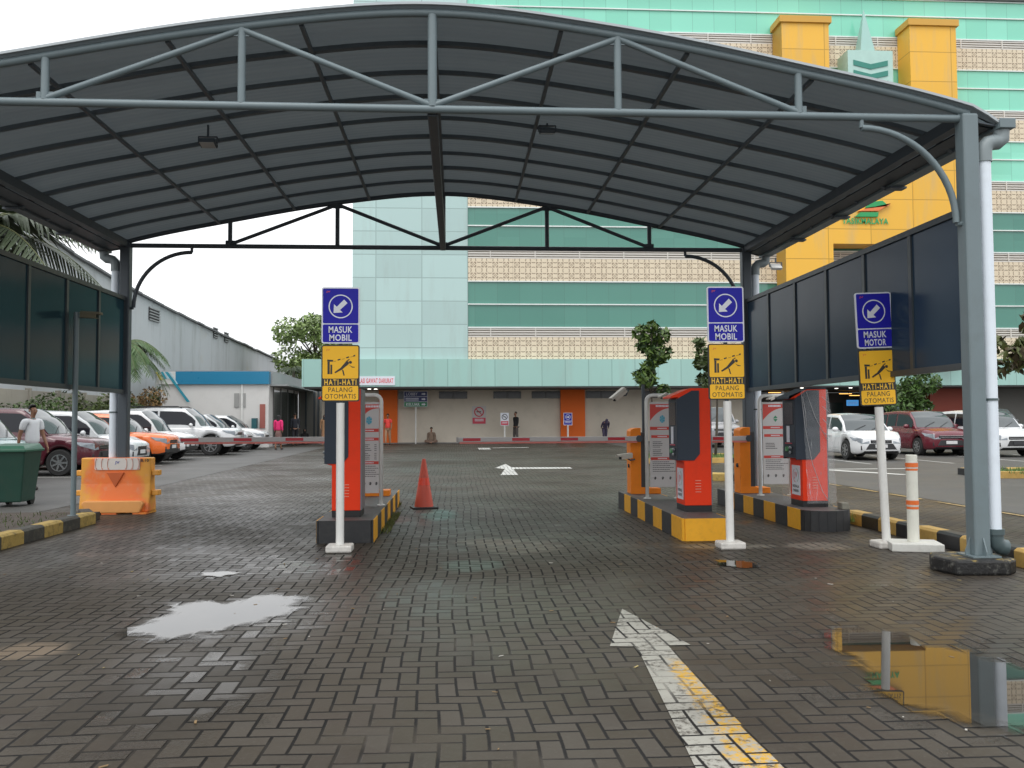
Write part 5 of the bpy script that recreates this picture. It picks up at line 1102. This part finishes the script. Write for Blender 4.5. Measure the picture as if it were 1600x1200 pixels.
    def patch(name, xa, xb, va, vb, mat, nx=10, nv=8, par=None, d=.009):
        q = MB(); q.add([go(xa+(xb-xa)*i/nx, va+(vb-va)*k/nv, d) for i in range(nx+1) for k in range(nv+1)], [(i*(nv+1)+k, i*(nv+1)+k+1, (i+1)*(nv+1)+k+1, (i+1)*(nv+1)+k) for i in range(nx) for k in range(nv)]); return q.build(name, mat, par or t, smooth='all')
    ws = patch('windscreen', X(cowl+.03), X(roof0-.03), -.55, .55, MWG, 12, 12)
    wp = MB()
    for y0, s in ((.1, 1), (-.45, 1)): wp.tube([tuple(go(X(cowl+.04), .6*y0/bwd+.0, .03)), tuple(go(X(cowl+.18), .6*(y0+.42)/bwd, .025))], .008, 5)
    wp.build('wiper', MPLAST, ws)
    patch('rear_window', X(roof1+.06), X(max(tail, roof1+.12)-.08), -.52, .52, MCG, 6, 8)
    for s in (-1, 1):
        a0, a3 = X(cowl+.22), X(roof1+.02); mid = X((cowl+roof1)*.5+.08)
        patch('side_window', a0, mid+.04, s*.66, s*.93, MCG); patch('side_window', mid-.04, X(roof1-.55), s*.66, s*.93, MCG)
        if roof1 > 3.3: patch('quarter_window', X(roof1-.47), a3, s*.66, s*.93, MCG)
        # door seams, handles
        q = MB(); 
        for d_ in (mid, X(roof1-.5)): q.box(d_-.004, d_+.004, min(s*(hwid(d_)-.01), s*(hwid(d_)+.003)), max(s*(hwid(d_)-.01), s*(hwid(d_)+.003)), clr+.12, belt-.06)
        q.build('door_seam', MPLAST, bd)
        q = MB(); 
        for d_ in (mid+.18, X(roof1-.38)): q.box(d_, d_+.16, min(s*hwid(d_)*.97, s*(hwid(d_)+.025)), max(s*hwid(d_)*.97, s*(hwid(d_)+.025)), belt-.15, belt-.12)
        q.build('door_handle', paint, bd, bevel=.006)
        q = MB(); q.ell((X(cowl+.34), s*(hw+.09), belt+.07), (.07, .11, .08)); q.tube([(X(cowl+.34), s*(hw-.06), belt+.02), (X(cowl+.34), s*(hw+.05), belt+.05)], .02, 6); q.build('wing_mirror', paint, t, smooth='all')
        # headlight wrapping the corner
        hull('headlight', [(X(-.012), s*hw*.46, nose-.20), (X(-.004), s*hw*.76, nose-.21), (X(.30), s*(hwid(X(.30))+.012), nose-.10), (X(.46), s*(hwid(X(.46))+.01), nose+.015), (X(.03), s*hw*.78, nose-.03), (X(.004), s*hw*.46, nose-.09), (X(.3), s*hw*.5, nose-.1), (X(.1), s*hw*.5, nose-.18)], MLAMP, t)
        q = MB(); q.lathe([(0, .0), (.055, .0), (.055, .03), (0, .03)], 14, (X(.055), s*hw*.66, clr+.2), 'x'); q.build('fog_lamp', MLAMP, t)
        q = MB(); q.box(X(.075), X(.012), s*hw*.66-.10, s*hw*.66+.10, clr+.13, clr+.27); q.build('fog_recess', MPLAST, t, bevel=.015)
    gw_ = hw*grille_w; gr = MB(); gr.box(X(.10), X(-.008), -gw_, gw_, nose-.20, nose-.08); gr.build('grille', MPLAST if not dark_face else MCG, t, bevel=.02, rot=None)
    gr = MB(); gr.box(X(.02), X(-.014), -gw_*.95, gw_*.95, nose-.10, nose-.085); gr.box(X(.02), X(-.014), -gw_*.9, gw_*.9, nose-.155, nose-.145); gr.build('grille_bar', MCHR, t)
    lw = hw*(.62 if dark_face else .5); gr = MB(); gr.prism([(-lw, clr+.14), (lw, clr+.14), (lw*.75, clr+.34), (-lw*.75, clr+.34)], X(.1), X(-.006), 'yz'); gr.build('lower_intake', MPLAST, t, bevel=.015)
    gr = MB(); gr.box(X(-.01), X(-.022), -.2, .2, clr+.20, clr+.31); gr.build('licence_plate', MPLW if plate == 'w' else MPLK, t, bevel=.003)
    if cladding:
        gr = MB(); gr.box(X(.16), X(-.004), -hwid(X(.1))*.93, hwid(X(.1))*.93, clr+.06, clr+.20); gr.build('bumper_cladding', MPLAST, t, bevel=.03)
    if rails:
        for s in (-1, 1): gr = MB(); gr.tube([(X(roof0+.1), s*rw*.93, Ht-.0), (X(roof0+.25), s*rw*.93, Ht+.06), (X(roof1-.2), s*rw*.93, Ht+.06), (X(roof1-.05), s*rw*.93, Ht-.0)], .02, 8); gr.build('roof_rail', MPLAST, t, smooth='all')
    for wxx in wx:
        for s in (-1, 1):
            w_ = bpy.data.objects.new('wheel', None); col.objects.link(w_); w_.parent = t; w_.location = (wxx, s*(hw-.115), wr); w_.empty_display_size = .1
            prof = [(wr*.60, -.10), (wr*.93, -.105), (wr, -.07), (wr, .07), (wr*.93, .105), (wr*.60, .10)]; MB().lathe(prof, 28, (0, 0, 0), 'y').build('tyre', MTYRE, w_, smooth=True)
            rm = MB(); yo = s*.102; rm.lathe([(wr*.60, -.06), (wr*.635, .0), (wr*.56, .0), (wr*.52, -.05), (0, -.05)], 28, (0, yo, 0), 'y') if s > 0 else rm.lathe([(wr*.60, .06), (wr*.635, .0), (wr*.56, .0), (wr*.52, .05), (0, .05)], 28, (0, yo, 0), 'y')
            rm.build('rim', M('rim_dark', (.07, .07, .075), .4, metal=.5), w_, smooth=True)
            sp_ = MB()
            for k in range(7):
                a = 2*math.pi*k/7; sp_.beam((wr*.1*math.cos(a), yo, wr*.1*math.sin(a)), (wr*.6*math.cos(a), yo, wr*.6*math.sin(a)), .045, .02, (0, 1, 0))
            sp_.lathe([(0, -.012), (wr*.17, -.012), (wr*.17, .014), (0, .014)], 14, (0, yo, 0), 'y'); 
            o = []; 
            for k in range(29):
                a = 2*math.pi*k/28
                for r_ in (wr*.57, wr*.635): o.append((r_*math.cos(a), yo+s*.004, r_*math.sin(a)))
            sp_.add(o, [(2*k, 2*k+1, 2*k+3, 2*k+2) for k in range(28)]); sp_.build('spokes', MRIM, w_)
    return t
WHITE = (.70, .71, .72)
def left_car(label, cat, nose_x, y, colr, **k): return car(label, cat, (nose_x-k.get('L_', 4.2)/2, y), R(k.pop('rz', 0)), colr, **k)
left_car('pale teal car whose windscreen shows at the left edge above the green bin', 'car', -9.45, 12.4, (.12, .22, .22), L_=4.2, Ht=1.80, cowl=.5, roof0=1.3, belt=1.02, nose=.85, kind='parked_car')
left_car('dark maroon multi purpose car with six spoke wheels behind the walking man', 'car', -9.1, 16.0, (.085, .012, .022), L_=4.4, Wd=1.68, Ht=1.74, cowl=1.12, roof0=1.85, roof1=3.95, tail=4.2, belt=1.05, nose=.86, clr=.28, wr=.34, kind='parked_car', grille_w=.38)
left_car('silver white car with rounded nose between the maroon and orange cars', 'car', -9.05, 18.6, (.58, .60, .61), L_=4.2, Wd=1.68, Ht=1.68, cowl=.98, roof0=1.75, belt=.98, nose=.74, plate='w', kind='parked_car')
left_car('bright orange crossover with black lower cladding', 'car', -8.95, 21.1, (.80, .16, .025), L_=4.2, Wd=1.7, Ht=1.62, cowl=1.1, roof0=1.8, belt=1.0, nose=.86, cladding=True, plate='w', clr=.30, wr=.33, kind='parked_car')
left_car('white car with black front bumper next to the orange crossover', 'car', -9.1, 23.6, WHITE, L_=4.2, Wd=1.67, Ht=1.74, cowl=.95, roof0=1.6, belt=.98, nose=.82, cladding=True, plate='w', clr=.30, wr=.34, kind='parked_car')
left_car('tall white sport utility vehicle with roof rails above the lowered boom', 'car', -8.45, 27.6, WHITE, L_=4.75, Wd=1.85, Ht=1.86, cowl=1.28, roof0=1.98, roof1=4.4, tail=4.6, belt=1.12, nose=.98, clr=.34, wr=.39, wb=(.9, .95), rails=True, kind='parked_car')
left_car('white saloon second from the far end of the left row', 'car', -8.75, 30.6, (.62, .64, .65), L_=4.3, Ht=1.62, cowl=1.0, roof0=1.75, nose=.78, kind='parked_car')
left_car('white hatchback at the far end of the left row near the kiosk', 'car', -8.6, 33.3, WHITE, L_=4.1, Ht=1.58, cowl=1.0, roof0=1.75, nose=.76, kind='parked_car')
def front_car(label, px_, y, colr, **k): x = AY(px_, 690, y).x; return car(label, 'car', (x, y+k.get('L_', 4.2)/2), R(-90+k.pop('rz', 0)), colr, **k)
front_car('white hatchback parked nose out right of the wrapped ticket machine', 1377, 19.2, WHITE, L_=3.8, Wd=1.68, Ht=1.5, cowl=.92, roof0=1.62, roof1=3.2, tail=3.65, belt=.92, nose=.74, plate='w', clr=.2, dark_face=True, kind='parked_car')
front_car('dark red hatchback with black mesh grille parked nose out behind the bollard', 1487, 21.6, (.13, .010, .022), L_=4.1, Wd=1.68, Ht=1.6, cowl=.95, roof0=1.62, roof1=3.6, tail=3.95, belt=.97, nose=.80, plate='w', clr=.22, dark_face=True, kind='parked_car', grille_w=.55)
front_car('white car cut by the right edge behind the white downpipe', 1592, 20.6, WHITE, L_=4.4, Wd=1.7, Ht=1.6, cowl=.95, roof0=1.65, roof1=3.9, tail=4.25, belt=.97, nose=.78, plate='k', clr=.22, kind='parked_car')
front_car('grey car with dark windscreen seen between the middle machine and the orange cabinet', 1134, 31, (.33, .33, .34), L_=4.3, Wd=1.75, Ht=1.85, cowl=1.0, roof0=1.5, belt=1.12, nose=.95, clr=.35, plate='k', kind='parked_car', grille_w=.6)
front_car('black car with roof rack behind the dark red hatchback', 1462, 31.5, (.02, .02, .022), L_=4.4, Wd=1.75, Ht=1.85, cowl=1.1, roof0=1.6, belt=1.1, nose=.95, rails=True, kind='parked_car')
front_car('dark grey car behind the white car at the right edge', 1590, 33.0, (.03, .032, .035), L_=4.4, Wd=1.75, Ht=1.75, cowl=1.1, roof0=1.7, belt=1.05, nose=.9, kind='parked_car')

# ------------------------------------------------------------------ people
def skin_mesh(name, chains, mat, parent, root=None, sub=2, branch=.8):
    """chains: list of lists of (x,y,z,r); vertices at equal positions are shared so the limbs grow from one surface"""
    me = bpy.data.meshes.new(name); bm = bmesh.new(); lay = bm.verts.layers.skin.verify(); vd = {}
    def V_(p):
        k = tuple(round(c, 4) for c in p[:3])
        if k not in vd:
            v = bm.verts.new(p[:3]); r = p[3]; rx, ry = (r if isinstance(r, tuple) else (r, r)); v[lay].radius = (rx, ry); vd[k] = v
        return vd[k]
    for ch in chains:
        vs_ = [V_(p) for p in ch]
        for a, b in zip(vs_, vs_[1:]):
            if a is not b and bm.edges.get((a, b)) is None: bm.edges.new((a, b))
        if ch is chains[0] or len([1 for v in vs_ if v[lay].use_root]) == 0: pass
    seen = set()
    for v in bm.verts:
        if v in seen: continue
        v[lay].use_root = True; stack = [v]
        while stack:
            q = stack.pop()
            if q in seen: continue
            seen.add(q)
            for e in q.link_edges: stack.append(e.other_vert(q))
    bm.to_mesh(me); bm.free(); me.materials.append(mat); o = bpy.data.objects.new(name, me); col.objects.link(o); o.parent = parent
    s = o.modifiers.new('skin', 'SKIN'); s.branch_smoothing = branch; s.use_smooth_shade = True; ss_ = o.modifiers.new('sub', 'SUBSURF'); ss_.levels = sub; ss_.render_levels = sub
    return o
def person(label, loc, rz, h=1.7, skinc=(.24, .12, .07), shirt=(.7, .7, .7), legs=(.03, .03, .04), hairc=(.012, .01, .009), stride=.12, arms=((.05, .0), (-.05, .0)), sleeve='short', sit=False, skirt=False, hijab=None, bend=0, hands=False, collar=None, long_dress=False):
    """local frame: faces +y ; rz turns it"""
    t = thing('person', label, 'person', loc, rz); k = h/1.7; S = lambda *p: tuple(c*k for c in p[:3])+((tuple(q*k for q in p[3]) if isinstance(p[3], tuple) else p[3]*k),)
    SK = M('skin%.2f' % skinc[0], skinc, .55, .06, 6); SH = M('cloth%.2f%.2f%.2f' % shirt, shirt, .85, .12, 9, bump=.3, bsc=14); LG = M('cloth%.2f%.2f%.2f' % legs, legs, .85, .15, 12, bump=.3, bsc=14); HA = M('hair', hairc, .6, .2)
    hz = .92 if not sit else .12
    def tf(p):  # forward bend of the upper body about the hips
        x, y, z = p[:3]
        if z > hz+.05 and bend: d = z-hz; return (x, y+d*math.sin(bend), hz+d*math.cos(bend), p[3])
        return p
    Z = lambda z: z-.80 if sit else z
    tor = [(0, 0, Z(.93), (.135, .095)), (0, .01, Z(1.08), (.125, .09)), (0, 0, Z(1.26), (.165, .115)), (0, -.005, Z(1.40), (.125, .08)), (0, .0, Z(1.455), .052), (0, .015, Z(1.50), .05), (0, .02, Z(1.58), (.062, .078)), (0, .015, Z(1.64), (.072, .09)), (0, .01, Z(1.675), (.055, .07))]
    tor = [tf(p) for p in tor]; face = [tor[6], tf((0, .10, Z(1.582), .012))]
    ch = [tor, face]; arms_c = []
    for i, s in enumerate((-1, 1)):
        fwd, out = arms[i]; sh = tf((s*.17, -.005, Z(1.385), .06)); el = tf((s*(.205+out*.5), fwd*.5-.02, Z(1.12), .04)); wr_ = tf((s*(.215+out), fwd+.03, Z(.90) if not sit else Z(1.0), .027)); hd_ = tf((s*(.212+out), fwd*1.15+.045, Z(.84) if not sit else Z(.97), (.03, .018)))
        arm = [tf((0, -.005, Z(1.40), (.125, .08))), sh, el, wr_, hd_]; ch.append(arm); arms_c.append(arm)
        if hands:
            hp = Vector(hd_[:3])
            for f, (dx, ln) in enumerate(((-.024, .062), (-.008, .072), (.008, .068), (.022, .054))):
                ch.append([hd_, (hp.x+dx*.3, hp.y+dx, hp.z-.03, .009), (hp.x+dx*.3, hp.y+dx+.006, hp.z-.03-ln*.5, .0085), (hp.x-s*.008, hp.y+dx+.016, hp.z-.03-ln, .007)])
            ch.append([hd_, (hp.x-s*.01, hp.y+.034, hp.z+.005, .010), (hp.x-s*.014, hp.y+.046, hp.z-.035, .008)])
    legs_c = []
    for i, s in enumerate((-1, 1)):
        st_ = stride*(1 if i else -1)
        if sit: lg_ = [(0, 0, Z(.93), (.135, .095)), (s*.11, .02, .13, .085), (s*.34, .30, .16, .062), (-s*.02, .42, .07, .045), (-s*.14, .44, .05, .035)]
        else: lg_ = [(0, 0, .93, (.135, .095)), (s*.085, .0, .86, .088), (s*.095, st_*.55+.02, .48, .058), (s*.10, st_-.02, .10, .038), (s*.105, st_+.02, .045, .036), (s*.11, st_+.15, .032, .032)]
        ch.append(lg_); legs_c.append(lg_)
    skin_mesh('body', [[S(*p) for p in c_] for c_ in ch], SK, t, sub=2)
    big = lambda c_, a, b, e: [S(p[0], p[1], p[2], tuple(q+e for q in p[3]) if isinstance(p[3], tuple) else p[3]+e) for p in c_[a:b]]
    top = big(tor, 0, 4, .03); top[0] = S(tor[0][0], tor[0][1], tor[0][2]-.04, (.165, .128)); nk = tf((0, .002, Z(1.44), (.085, .07))); top.append(S(*nk)); sl = []
    for arm in arms_c:
        a0, a1, a2, a3 = arm[0], arm[1], arm[2], arm[3]
        if sleeve == 'short': m_ = tuple(a1[q]+(a2[q]-a1[q])*.72 for q in range(3))+(.056,); sl.append([top[3], S(a1[0]*.55, a1[1], a1[2]+.022, .088), S(a1[0], a1[1], a1[2]+.008, .080), S(*m_)])
        else: sl.append([top[3], S(a1[0]*.55, a1[1], a1[2]+.022, .088), S(a1[0], a1[1], a1[2]+.008, .080), S(*a2[:3], .056), S(*(a2[q]+(a3[q]-a2[q])*.92 for q in range(3)), .042)])
    if long_dress:
        top = [S(0, 0, .12, (.21, .19)), S(0, 0, .5, (.19, .16))]+top
    skin_mesh('shirt' if not long_dress else 'dress', [top]+sl, SH, t)
    if not long_dress:
        if skirt: skin_mesh('skirt', [[S(0, 0, .96, (.15, .11)), S(0, 0, .7, (.18, .15)), S(0, stride*.2, .22, (.17, .16))]], LG, t)
        else: skin_mesh('trousers', [[S(0, 0, legs_c[0][0][2]+.03, (.148, .108))]+big(l, 1, 4 if not sit else 4, .02) for l in legs_c], LG, t)
        for l in legs_c:
            a, b = l[-2], l[-1]; skin_mesh('shoe', [[S(a[0], a[1]-.04, a[2] if sit else .05, .046), S((a[0]+b[0])/2, (a[1]+b[1])/2, b[2]+.012, .045), S(b[0], b[1]+.02, b[2]+.008, .036)]], M('shoe_dark', (.03, .026, .024), .6), t)
    hp = Vector(tor[7][:3])*k
    if hijab: 
        skin_mesh('headscarf', [[S(tor[4][0], tor[4][1]-.01, tor[4][2]-.12, (.15, .11)), S(tor[5][0], tor[5][1]-.01, tor[5][2], (.09, .09)), S(tor[7][0], tor[7][1]-.02, tor[7][2]-.01, (.098, .105)), S(tor[8][0], tor[8][1]-.02, tor[8][2]+.02, (.06, .07))]], M('scarf%.2f' % hijab[0], hijab, .85, .12, 8), t)
    else:
        m = MB(); m.ell((hp.x, hp.y-.012*k, hp.z+.012*k), (.077*k, .094*k, .090*k), 16, 12); bm_ = m.build('hair', HA, t, smooth='all')
        # keep only the cap of hair: cut away the face side
        bm = bmesh.new(); bm.from_mesh(bm_.data); dl = [v for v in bm.verts if (v.co.y-hp.y) > .02*k and (v.co.z-hp.z) < .06*k or (v.co.z-hp.z) < -.02*k]; bmesh.ops.delete(bm, geom=dl, context='VERTS'); bm.to_mesh(bm_.data); bm.free()
        so2 = bm_.modifiers.new('solid', 'SOLIDIFY'); so2.thickness = .008
        if h > 1.5 and not sit:
            e = MB()
            for s in (-1, 1): e.ell((hp.x+s*.028*k, hp.y+.078*k, hp.z-.02*k), (.011, .008, .007), 8, 6)
            e.build('eyes', M('eye', (.05, .04, .04), .3), t, smooth='all')
            e = MB()
            for s in (-1, 1): e.ell((hp.x+s*.083*k, hp.y-.005, hp.z-.035*k), (.012, .02, .03), 8, 6)
            e.build('ears', SK, t, smooth='all')
            e = MB(); e.ell((hp.x, hp.y+.083*k, hp.z-.085*k), (.024, .008, .007), 8, 6); e.build('mouth', M('lip', (.2, .07, .05), .5), t, smooth='all')
    if collar:
        skin_mesh('collar', [[S(0, .0, Z(1.44), .066), S(0, .008, Z(1.475), .056)]], M('collar_blue', collar, .8), t, sub=1)
    return t
pm = AY(50, 700, 11.0)
person('man in white polo shirt and dark trousers walking right behind the green bin', (pm.x, 11.0, 0), R(-118), 1.73, shirt=(.66, .68, .70), legs=(.018, .02, .028), stride=.16, arms=((.10, .02), (-.12, .02)), hands=True, collar=(.2, .4, .45))
def far_person(px, y, label, rz, **k): p = AY(px, 680, y); return person(label, (p.x, y, GZ(y) if y < 40 else .19), R(rz), **k)
far_person(435, 32.5, 'woman in bright pink top and patterned skirt seen from behind near the kiosk', -12, h=1.6, shirt=(.70, .03, .16), legs=(.16, .09, .08), skirt=True, sleeve='long', hijab=(.02, .02, .02), stride=.1)
far_person(461, 38.0, 'man in dark navy clothes walking away beside the kiosk glass', 15, h=1.68, shirt=(.018, .02, .03), legs=(.015, .016, .02), sleeve='long')
far_person(476, 40.0, 'person in dark clothes crouching near the kiosk partition', 200, h=1.6, sit=True, shirt=(.015, .015, .016), legs=(.015, .015, .016), sleeve='long', hijab=(.015, .015, .015))
far_person(507, 38.5, 'person in long black headscarf and brown dress partly behind the left machine', 190, h=1.62, shirt=(.30, .17, .09), sleeve='long', hijab=(.02, .014, .016), long_dress=True)
far_person(606, 38.5, 'person in red top and tan trousers just right of the left tariff board', 170, h=1.62, shirt=(.70, .06, .05), legs=(.35, .20, .12), sleeve='short')
far_person(674, 39.75, 'man in patterned brown clothes sitting cross legged against the beige wall', 178, h=1.66, sit=True, shirt=(.20, .14, .10), legs=(.17, .11, .08), sleeve='long')
far_person(806, 39.3, 'man in black jacket and grey trousers standing by the prohibition sign', 120, h=1.70, shirt=(.012, .012, .013), legs=(.08, .07, .065), sleeve='long', stride=.05)
far_person(945, 39.6, 'person in purple grey clothes bending forward beside the right orange pillar', 185, h=1.55, shirt=(.07, .06, .11), legs=(.06, .05, .09), sleeve='long', bend=.85, hijab=(.08, .07, .12))
